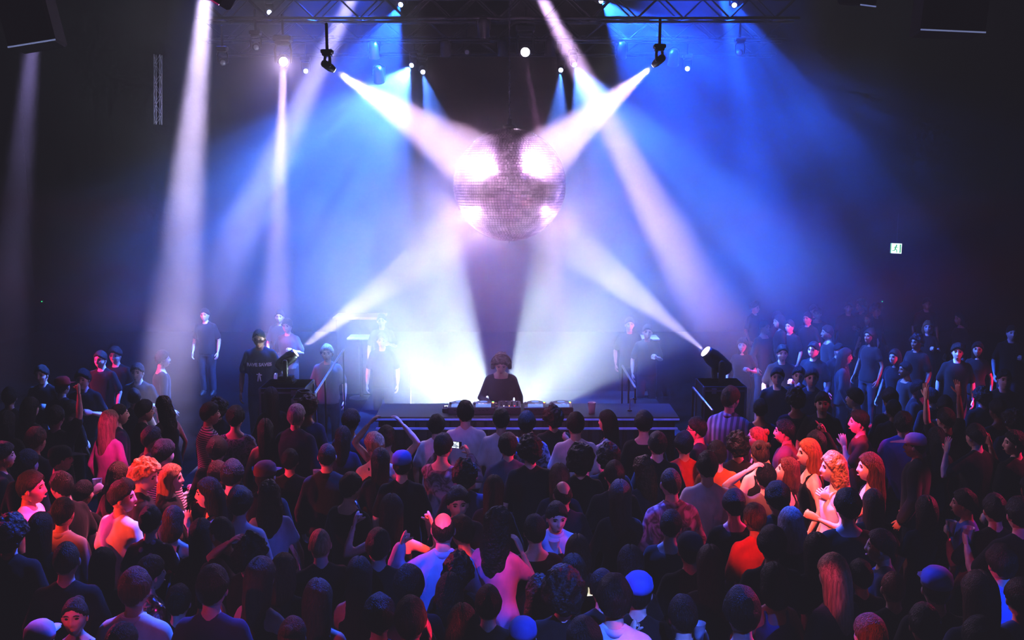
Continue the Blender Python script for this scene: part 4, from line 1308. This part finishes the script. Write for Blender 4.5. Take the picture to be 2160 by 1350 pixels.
# ---------------------------------------------------------------- centre, at the stage
P(815, 925, 0, 'medium', 'b', 'tank', 'black', 'person clasping both arms overhead in front of the DJ table', aL='over', aR='over', s=1.0)
P(790, 940, -20, 'medium', 'y', 'tank', 'black', 'person with pink-lit cheek tucked left of the clasped raised arms', hy=-20)
P(803, 972, 0, 'long', 'k', 'long', 'black', 'dark long-haired head below the clasped raised arms')
P(848, 980, 0, 'cap', 'k', 'tee', 'black', 'person in a blue-topped cap below the clasped raised arms', capc='blue')
P(921, 899, 5, 'medium', 'k', 'tee', 'white', 'dark-haired person in white tee left of the crew-cut fan', s=.97)
P(982, 871, 0, 'short', 'k', 'tee', 'white', 'crew-cut fan in grey-white tee, head overlapping the left media players', s=1.07)
P(935, 942, 22, 'short', 'd', 'long', 'worn', 'person in a faded top filming with a raised bright phone', aL='phonehi', aR='phonehi', phone=('lit phone with a white-blue screen raised by the person in faded top', (.75, .85, 1), 1.3), s=1.04)
P(1057, 886, 0, 'short', 'k', 'tee', 'white', 'dark-haired fan in white tee directly below the DJ', s=1.04)
P(1072, 942, -5, 'medium', 'k', 'jacket', 'denim', 'person in a dark denim jacket behind the fan below the DJ', s=1.04)
P(1111, 893, 2, 'short', 'd', 'shirt', 'leafy', 'fan in a leaf-patterned blue shirt just right of the DJ', s=1.05, skin=2)
P(1118, 950, -5, 'curly', 'k', 'tee', 'black', 'round dark curly head before the leaf-patterned shirt')
P(1214, 896, 0, 'short', 'k', 'tee', 'white', 'fan in clean white tee facing the stage below the right players', s=1.07, skin=0)
P(1224, 972, 0, 'afro', 'k', 'tee', 'black', 'big dark curly head with pink left rim before the clean white tee', s=1.0)
P(1281, 889, -58, 'long', 'd', 'tank', 'grey', 'woman with long dark hair in profile facing left by the table', aL='out', s=.98)
P(1358, 893, 5, 'medium', 'k', 'long', 'black', 'dark figure with pink temple at the right end of the table')
P(1387, 938, 0, 'short', 'k', 'tee', 'black', 'dark head with thin blue crown right of the profile woman')
P(1284, 965, 0, 'curly', 'k', 'tee', 'black', 'dark curly head to the right of the big curly head')
P(1042, 1032, 10, 'long', 'd', 'long', 'black', 'long dark hair edged in red on its right, centre crowd')
P(980, 1002, 0, 'curly', 'k', 'tee', 'navy', 'dark curly head below the person filming')
P(966, 1062, 170, 'medium', 'k', 'tee', 'black', 'dim pinkish face turned back to the camera in centre crowd', skin=1)
P(1180, 1008, 0, 'long', 'b', 'long', 'navy', 'woman from behind, pointed long brown hair with lilac parting rim', s=1.0)
P(1187, 1042, -10, 'bald', 'k', 'tee', 'navy', 'shiny blue-lit bald head below the lilac parting', skin=1, s=.98)
P(1174, 1090, 168, 'short', 'k', 'shirt', 'sky', 'man facing the camera in an open pale blue collared shirt', skin=0, s=1.02, hp=-10)
P(1308, 1045, 0, 'long', 'd', 'long', 'black', 'woman from behind, long dark hair with pink streak on the left', s=1.02)
P(1357, 990, -35, 'wavy', 'b', 'tee', 'navy', 'person with blue-lit wavy hair looking down to the left')
P(1296, 1002, 0, 'short', 'k', 'tee', 'black', 'dark head with faint pink crown above the pink-streaked long hair')
P(1415, 1018, -12, 'buzz', 'b', 'shirt', 'worn', 'cropped man in dim purple shirt left of the white back', s=1.08, skin=0)
P(1443, 938, 0, 'medium', 'k', 'tee', 'red', 'dark-haired person in glowing red tee behind the cropped man', aL='fist')
P(1470, 905, -65, 'short', 'k', 'tee', 'navy', 'man with glasses facing left, red-lit neck, by the striped shirt', extra='glasses', skin=1)
P(935, 1116, 0, 'bald', 'k', 'shirt', 'sky', 'balding man from behind in blue shirt raising a fist', aL='fist', s=1.08, skin=0)
P(974, 1122, -42, 'medium', 'k', 'long', 'black', 'dark-haired person with orange cheek right beside the balding man', s=.97)
P(1050, 1108, 20, 'wavy', 'k', 'tee', 'pink', 'woman with long dark curls and pink-red tee, hand by her face', aR='face', s=1.04)
P(826, 1078, 0, 'long', 'k', 'tank', 'black', 'woman from behind raising both bent arms, the right one red', aL='fist', aR='fist', s=1.04)
P(798, 1152, -8, 'short', 'k', 'tee', 'black', 'dark square-haired head with blue crown below the raised bent arms')
P(966, 1206, 0, 'curly', 'k', 'tee', 'black', 'round black head covering the blue shirt of the balding man', s=1.0)
P(948, 1248, 5, 'bob', 'k', 'tee', 'black', 'black hair with bright blue streaks below the blue shirt')
P(862, 1238, 0, 'medium', 'k', 'tee', 'navy', 'dark head left of the blue-streaked hair')
P(800, 1300, 0, 'medium', 'k', 'tee', 'black', 'dark person with red-lit fist and forearm raised at lower centre', aR='fist', s=1.0)
P(866, 1308, 0, 'short', 'r', 'tee', 'black', 'reddish cropped head at the bottom beside a raised red fist', s=1.0)
P(975, 1318, 0, 'bob', 'b', 'tee', 'black', 'violet-blue head of hair at the bottom, centre')
P(1218, 1163, 0, 'bob', 'b', 'tee', 'black', 'brown-haired head right of the pale blue collared shirt')
P(1209, 1206, -5, 'bob', 'd', 'tee', 'black', 'head with a lilac-blue rim below the pale blue collared shirt')
P(1188, 1250, 0, 'afro', 'k', 'tee', 'black', 'large black afro-haired head left of the yellowish phone')
P(1138, 1252, 0, 'wavy', 'd', 'tee', 'black', 'dim violet wavy hair left of the large afro-haired head')
P(1330, 1190, 0, 'long', 'k', 'long', 'black', 'woman from behind with blue-tinted long hair right of the yellowish phone', s=1.02)
P(1270, 1240, -10, 'short', 'k', 'tee', 'black', 'dark person holding up the yellowish phone', aL='phone', aR='phone', phone=('lit phone with a warm white screen among dark heads', (1, .92, .68), 1.5), s=.98)
P(1296, 1264, 5, 'medium', 'k', 'shirt', 'sky', 'big black-haired man in bright blue-white shirt at bottom centre', s=1.2, skin=0)
P(1347, 1250, 10, 'cap', 'k', 'tee', 'black', 'person in a shiny blue cap beside the big black-haired man', capc='blue', s=1.0)
P(1232, 1352, -5, 'medium', 'k', 'tee', 'navy', 'blue-rimmed dark shoulder and head cut by the bottom edge', s=1.0)
P(1440, 1300, -10, 'short', 'k', 'tee', 'black', 'dark person reaching a pink fist forward over a blue cup', aL='fist', aR='cup', s=1.0, cup=('R', 'blue plastic cup by the pink fist at lower right centre'))
P(1455, 1160, 0, 'cap', 'k', 'tee', 'black', 'person in a dark cap with blue brim edge, right of centre', capc='navy')
P(1103, 1345, 5, 'cap', 'k', 'tee', 'black', 'blue cap just above the bottom edge, left of the big man', capc='blue', s=.94)
P(1030, 1275, 0, 'short', 'k', 'tee', 'black', 'black-haired head in shadow below the pink-red tee')
P(1128, 1120, -10, 'short', 'k', 'long', 'black', 'shadowed person holding a grey cup near the blue-lit bald head', aR='cup', cup=('R', 'grey ribbed plastic cup near the blue-lit bald head'), s=.97)

# ---------------------------------------------------------------- right crowd
P(1541, 841, 28, 'short', 'b', 'shirt', 'striped', 'man from behind in pale striped shirt standing above the right crowd', s=1.13, skin=0, hy=20)
P(1597, 924, -80, 'bun', 'g', 'tank', 'black', 'woman with ginger hair tied in a bun facing left', skin=3, s=1.0)
P(1603, 955, -12, 'knots', 'b', 'tank', 'black', 'woman with small hair knots and red-lit back before the ginger bun', skin=3, s=1.02)
P(1492, 984, 4, 'short', 'd', 'tee', 'white', 'man seen from behind in loose white tee, right of centre', s=1.08, skin=0)
P(1512, 958, -10, 'short', 'k', 'tee', 'orange', 'dark-haired person in orange-red top behind the loose white tee')
P(1556, 940, 0, 'curly', 'k', 'tee', 'black', 'dark curly head below the pale striped shirt', aR='fist')
P(1655, 910, -68, 'short', 'k', 'jacket', 'wine', 'dark-haired person facing left in pink-lit jacket', skin=1)
P(1706, 955, -90, 'long', 'g', 'tank', 'black', 'woman with straight glowing red hair in profile facing left', skin=3, s=1.03)
P(1757, 986, -88, 'wavy', 'y', 'tank', 'white', 'woman with curly ginger-blond hair in profile facing left', skin=3, s=1.05, aL='bent')
P(1661, 993, -76, 'bob', 'r', 'tank', 'black', 'woman with auburn bob looking up left, pink highlights', skin=3, hp=14, s=.97)
P(1616, 1008, 2, 'short', 'k', 'tee', 'grey', 'black-haired person resting a hand on their head', aL='top', skin=3, s=1.0)
P(1640, 1052, -5, 'medium', 'k', 'jacket', 'black', 'broad dark-jacketed person with blue shoulder before the raised hand', s=1.06)
P(1548, 1065, 0, 'medium', 'k', 'long', 'black', 'square black head of hair in front of the loose white tee', s=1.0)
P(1592, 1094, -15, 'short', 'r', 'tee', 'red', 'red-lit person in a red top below the hand on head', skin=1)
P(1668, 1107, 0, 'bob', 'w', 'tee', 'black', 'head of grey-blue hair below the dark jacket', s=1.0)
P(1834, 985, -86, 'long', 'r', 'tank', 'black', 'woman with long red hair facing left, reaching her arm out', aL='out', skin=3, s=1.03)
P(1788, 1068, 0, 'medium', 'k', 'long', 'black', 'large dark head of hair in front of the curly ginger-blond woman', s=1.05)
P(1842, 1062, 5, 'long', 'r', 'tee', 'black', 'woman from behind with long plum hair below the red-haired reacher')
P(1930, 940, -60, 'cap', 'k', 'jacket', 'charcoal', 'person in a pink-lit cap facing left beside a tall dark head', capc='pink', skin=1, s=1.0)
P(1975, 925, -10, 'long', 'k', 'long', 'black', 'tall dark long-haired head with faint pink outline at right')
P(1812, 890, -78, 'short', 'k', 'tee', 'wine', 'pink-lit person facing left holding up a hand by their nose', aL='face', skin=3)
P(1803, 840, -50, 'short', 'k', 'tee', 'black', 'small bright pink face in the dark right crowd', skin=3)
P(1678, 843, 0, 'curly', 'd', 'long', 'navy', 'curly head with blue-lit crown behind the right crowd')
P(1722, 935, -20, 'short', 'k', 'long', 'black', 'dark person raising a pink hand above the straight red hair', aR='point')
P(1905, 895, 20, 'medium', 'k', 'jacket', 'blue', 'person with blue-lit shoulder in the dark right crowd')
P(1995, 885, -25, 'short', 'k', 'tee', 'black', 'dark person with two raised violet hands at the upper right', aL='high', aR='high', skin=0)
P(2058, 920, -25, 'short', 'k', 'tee', 'black', 'dark person clapping violet hands near the right edge', aL='fist', aR='fist', handL='open', handR='open')
P(2140, 934, -20, 'short', 'k', 'tee', 'black', 'red-lit face at the right edge of the frame', skin=3, hy=-60)
P(2034, 1062, -65, 'short', 'k', 'tee', 'blue', 'pinkish face facing left above a blue-lit top at right', skin=1)
P(2098, 1075, 0, 'short', 'k', 'tee', 'black', 'dark person lifting a vivid blue cup near the right edge', aL='cup', cup=('L', 'vivid blue plastic cup high near the right edge'))
P(2150, 1085, 0, 'short', 'k', 'tee', 'black', 'dark person at the right edge holding a blue cup', aL='cup', cup=('L', 'blue plastic cup touching the right edge of the frame'))
P(1758, 1212, -25, 'long', 'y', 'long', 'black', 'woman with long pale hair glowing pink down one side, lower right', s=1.05)
P(1722, 1160, 0, 'long', 'd', 'long', 'black', 'woman from behind with dark blue-rimmed long hair, right of the grey-blue hair')
P(1498, 1190, 0, 'long', 'd', 'long', 'black', 'woman from behind with arched lilac rim of long dark hair', s=1.0)
P(1628, 1150, 0, 'medium', 'k', 'tee', 'black', 'dark head between arched lilac rim and the blue-rimmed hair')
P(1632, 1225, -5, 'bob', 'd', 'tank', 'blue', 'head with violet parting and a blue-lit shoulder, lower right')
P(1565, 1292, 0, 'medium', 'k', 'tank', 'black', 'large dark head with dim red neck at the bottom, right of centre', s=1.1)
P(1858, 1152, -70, 'short', 'k', 'tee', 'navy', 'man in profile facing left, dim violet face, lower right', skin=1)
P(1815, 1215, -10, 'short', 'k', 'tee', 'black', 'shadow figure beside the pink-glowing pale hair with a blue cup', aL='cup', cup=('L', 'dark blue plastic cup right of the pink-glowing pale hair'), s=.98)
P(1884, 1240, 0, 'buzz', 'r', 'tee', 'black', 'dull red cropped head above the spread hand', s=1.0)
P(1975, 1240, 5, 'cap', 'k', 'tee', 'black', 'dark cap with a blue strip along its top, lower right', capc='blue')
P(2066, 1255, 0, 'long', 'r', 'tee', 'black', 'woman from behind with smooth dull red hair near the right edge', s=1.05)
P(1950, 1318, 5, 'short', 'k', 'tank', 'black', 'dark head beside a raised spread red hand at bottom right', aL='fist', handL='open', skin=1, s=1.0)
P(2112, 1190, -5, 'medium', 'k', 'shirt', 'bluefloral', 'person in a blue shirt with dark flower print at right edge', s=1.0)
P(2152, 1262, 0, 'short', 'k', 'tee', 'blue', 'blue tee cut by the right frame edge')
P(1835, 1342, -20, 'short', 'r', 'tee', 'black', 'pink-lit head touching the bottom edge at right')
P(2065, 1350, 0, 'short', 'k', 'tee', 'blue', 'dark head over a dim blue tee at the bottom right corner')
# ---------------------------------------------------------------- people behind and beside the stage
for px, py, yaw, hair, hc, lb in (
    (1566, 728, 200, 'long', 'd', 'long pink face standing in the haze right of the floor spotlight'),
    (1650, 745, 185, 'short', 'k', 'small pink face in dark clothes, first of the two above the right crowd'),
    (1716, 738, 225, 'short', 'k', 'pink half-lit profile beyond the right crowd'),
    (1790, 648, 190, 'short', 'd', 'tiny pink face far back on the right below the exit sign'),
    (1640, 795, 195, 'short', 'k', 'pink face with raised pink fist behind the striped shirt'),
    (1955, 641, 185, 'short', 'k', 'tiny pink spot of a face far back near the right edge'),
    (1957, 690, 200, 'bob', 'y', 'dim pale-haired person far back on the right'),
    (2134, 702, 190, 'short', 'k', 'red face far back at the right edge'),
    (1685, 792, 195, 'short', 'k', 'small pink face below the pink half-lit profile'),
    (1712, 797, 190, 'short', 'd', 'small pink face right of another below the half-lit profile'),
    (2020, 742, 200, 'medium', 'k', 'thin pink sliver of a face far back at right'),
    (2118, 800, 190, 'short', 'k', 'dim violet face below the red face at the right edge'),
    (1735, 850, 195, 'short', 'k', 'dim face behind the blue-crowned curly head'),
    (432, 664, 185, 'short', 'd', 'tiny pink face in the violet shaft of light, far left back'),
    (590, 668, 180, 'short', 'k', 'dim person in the light shaft behind the slogan tee man'),
    (606, 688, 190, 'medium', 'd', 'second dim person in the light shaft behind the slogan tee man'),
    (805, 676, 180, 'short', 'k', 'faint person behind the pale bar counter in white haze'),
    (806, 718, 180, 'short', 'd', 'faint person right of the pale high table in white haze'),
    (690, 745, 175, 'medium', 'w', 'pale hooded figure standing behind the left handrail'),
    (1328, 684, 180, 'short', 'k', 'faint person in the haze left of the right high table'),
    (1366, 700, 185, 'short', 'd', 'person with orange-lit face at the right high table'),
    (212, 758, 190, 'short', 'k', 'shadow person far back on the left, faint pink cheek'),
    (88, 790, 185, 'short', 'k', 'shadow person with pink chin at far left back'),
    (243, 750, 180, 'medium', 'k', 'shadow person with pale shoulder at far left back'),
    (290, 785, 180, 'short', 'k', 'dark person left of the profile man in the left haze'),
    (175, 800, 180, 'medium', 'k', 'dark person right of the glowing red cap')):
    P(px, py, yaw, hair, hc, 'tee' if hair != 'w' else 'jacket', 'grey' if px in (690, 606) else 'black', lb, aL='fist' if px == 1640 else 'bent' if rnd.random() < .4 else 'down', skin=3, far=1)

# give neighbours room: a slightly taller or shorter person stands nearer or farther on the same line of sight
def spot_of(sp):
    q = on_z(sp['px'], sp['py'], 1.645 * sp['s']); return q
for it in range(40):
    live = [sp for sp in PEOPLE if sp['Y'] is None]
    pos = [spot_of(sp) for sp in live]
    for i in range(len(live)):
        for j in range(i):
            d = (pos[i] - pos[j]).to_2d().length
            if d < .37:
                n_, f_ = (live[i], live[j]) if pos[i].y < pos[j].y else (live[j], live[i])
                n_['s'] = min(1.13, n_['s'] + .004); f_['s'] = max(.88, f_['s'] - .004)
# ---------------------------------------------------------------- people lost in the dark
def project(p):
    d = p - CAM
    x, y, z = d.x, d.dot(UP), d.dot(FW)
    return 1080 + F * x / z, 675 - F * y / z
taken = []; heads = []
for sp in PEOPLE:
    q = on_z(sp['px'], sp['py'], 1.63 * sp['s']) if sp['Y'] is None else at(sp['px'], sp['py'], sp['Y'])
    heads.append((sp['px'], sp['py'], q.y, F / q.y))
    if sp['Y'] is None:
        taken.append((q.x, q.y))
fr = random.Random(11)
NF = 0
gy = 5.9
while gy < 22.5:
    gx = -9.0
    while gx < 9.4:
        x, y = gx + fr.uniform(-.16, .16), gy + fr.uniform(-.16, .16)
        gx += .6
        q = Vector((x, y, 1.63))
        px, py = project(q)
        if not (-40 < px < 2200 and py < 1420): continue
        if -4.7 < x < 3.7 and y > (11.75 if -2.3 < x < 2.5 else 12.25): continue
        if y > 15.5 and -6 < x < 4.2: continue
        if y > 13 and (x < 0 or fr.random() < .8): continue
        if min((x - a) ** 2 + (y - b) ** 2 for a, b in taken) < .47 ** 2: continue
        kf = F / y
        if any(o_y > y and abs(px - o_px) < .17 * kf + .09 * o_k and py - .16 * kf < o_py + .10 * o_k and py > o_py - .1 * kf for o_px, o_py, o_y, o_k in heads): continue
        taken.append((x, y)); NF += 1
        zone = 'far behind the left crowd' if y > 12.5 and x < 0 else 'far behind the right crowd' if y > 12.5 else 'in the dark left half of the crowd' if px < 800 else 'in the dark right half of the crowd' if px > 1400 else 'in the dark middle of the crowd'
        hair = fr.choice(['short', 'short', 'medium', 'long', 'long', 'curly', 'bob', 'short'])
        hn = {'short': 'short-haired', 'medium': 'dark-haired', 'long': 'long-haired', 'curly': 'curly-haired', 'bob': 'bob-haired'}[hair]
        P(px, py, fr.uniform(-25, 25) if y < 13 else fr.choice([1, -1]) * fr.uniform(90, 180), hair, fr.choice('kkkd'), 'tee' if fr.random() < .7 else 'long', 'black' if y > 12.5 else fr.choice(['black', 'black', 'charcoal', 'navy']),
          'unlit %s person %s, hardly visible' % (hn, zone), group='unlit people ' + zone, s=fr.uniform(.92, 1.02), skin=fr.choice([0, 1, 2]), far=y > 12.5, dark=1)
    gy += .62
# ---------------------------------------------------------------- build the people: first every mesh, then the objects
for sp in PEOPLE:
    sp.setdefault('legs', 0)
    sp['legs'] = 1
    sp['yaw'] = round(sp['yaw'] / 2) * 2
    person_meshes_cached = None
_seen = set()
for sp in PEOPLE:
    for key, fn in ((('core', sp['sex'], sp['aL'], sp['aR']), lambda: core_body(sp['sex'], sp['aL'], sp['aR'])),
                    (('shirt', sp['sex'], sp['top'], sp['aL'], sp['aR']), lambda: core_shirt(sp['sex'], sp['top'], sp['aL'], sp['aR']))):
        cached(key, fn)
    trousers_mesh(sp['sex'], sp['lean'])
for sp in PEOPLE:
    place_person(sp)

# slogan on the tee of the man on the riser
sp = [q for q in PEOPLE if q.get('slogan')][0]
tee = [c for c in sp['obj'].children if c.name.startswith('tee_shirt')][0]
def lettering(text, size, z, colr):
    cu = bpy.data.curves.new('t', 'FONT'); cu.body = text; cu.size = size; cu.align_x = 'CENTER'; cu.extrude = .0
    cu.offset = .0035; cu.resolution_u = 2
    ob = bpy.data.objects.new('t', cu); col.objects.link(ob)
    dg = bpy.context.evaluated_depsgraph_get()
    me = bpy.data.meshes.new_from_object(ob.evaluated_get(dg))
    bpy.data.objects.remove(ob)
    bm = bmesh.new(); bm.from_mesh(me)
    bmesh.ops.triangulate(bm, faces=bm.faces[:])
    bmesh.ops.subdivide_edges(bm, edges=[e for e in bm.edges if e.calc_length() > .02], cuts=2, use_grid_fill=True)
    bm.to_mesh(me); bm.free()
    sv = np.array([v.co[:] for v in tee.data.vertices]); sv = sv[sv[:, 1] > 0]
    for v in me.vertices:
        x, zz = -v.co.x, v.co.y + z
        d = (sv[:, 0] - x) ** 2 + (sv[:, 2] - zz) ** 2
        k = np.argsort(d)[:6]
        v.co = (x, sv[k, 1].max() + .006, zz)
    me.materials.clear(); me.materials.append(colr)
    return link('lettering', me, tee)
txt = mat('pale_shirt_print', (.55, .5, .6), .7, emit=(.5, .4, .65), estr=.05, noise=.1)  # faint emission put into the print to keep it bright
lettering('RAVE SAVES', .062, 1.262, txt)
g = MB()
for (x0, z0, x1, z1, r_) in ((-.012, 1.10, .0, 1.16, .010), (.0, 1.16, .014, 1.11, .010), (-.02, 1.06, -.01, 1.10, .008), (.012, 1.11, .02, 1.06, .008), (-.03, 1.14, .03, 1.15, .007)):
    g.tube([(x0, .128, z0), (x1, .130, z1)], r_, 8)
g.build('print_graphic', txt, tee, smooth=True)

# ---------------------------------------------------------------- added unseen accent spots picking out single people in the crowd
def accent(key, src, half, c, w, dz=0., z=None, dx=0.):
    sp = [q for q in PEOPLE if key in q['label']][0]
    M_ = sp['Mw']
    p = M_ @ Vector((dx, 0, (1.63 if z is None else z) + dz))
    spot(src, p, half, c, w, .7, .03)
accent('balding man from behind', (-2.2, 3.2, 8.2), 1.0, (1, .05, .02), 8000, .05)
accent('long dark curls and pink-red tee', (2.5, 3.0, 7.5), 1.7, (1, .10, .16), 2600, z=1.2, dx=.1)
accent('raising both bent arms', (3.2, 4.0, 6.5), 1.9, RED, 8000, dz=-.15, dx=.22)
accent('glowing red tee', (3.5, 3.0, 8.0), 1.6, RED, 4500, z=1.25, dx=.1)
accent('glowing magenta cardigan', (-1.2, 6.0, 7.5), 2.2, (1, .03, .45), 4500, z=1.3)
accent('in pink-lit jacket', (-1.5, 6.5, 6.0), 2.0, MAG, 9000, z=1.5)
accent('holding up a hand by their nose', (-1.5, 7.0, 6.5), 1.7, MAG, 9000, z=1.58)
accent('red-lit person in a red top', (-.5, 3.5, 7.5), 1.9, RED, 3600, z=1.35)
accent('hair tied back, face lit dim red', (-3.0, 1.0, 5.5), 1.6, RED, 900, z=1.6)
accent('dark flower print', (5.5, 0.5, 8.0), 2.2, CBLUE, 6000, z=1.3)
accent('glowing pink down one side', (.4, 4.2, 7.0), 1.3, (1, .12, .5), 2200, z=1.5, dx=-.06)
accent('open pale blue collared', (2.2, .6, 7.5), 2.0, CBLUE, 2400, z=1.4)
accent('deep pink', (.5, 8.5, 6.5), 2.3, MAG, 9000, z=1.4)
accent('glasses facing left', (-2.0, 7.0, 6.0), 1.5, MAG, 6000, z=1.55)
accent('fist and forearm raised', (3.0, 2.0, 6.5), 1.5, MAG, 4000, z=1.5, dx=.25)
accent('pink fist forward', (-1.5, 2.5, 6.5), 1.3, MAG, 2500, z=1.45, dx=-.25)
accent('spread red hand', (-2.0, 2.0, 6.0), 1.5, RED, 2500, z=1.5, dx=-.28)
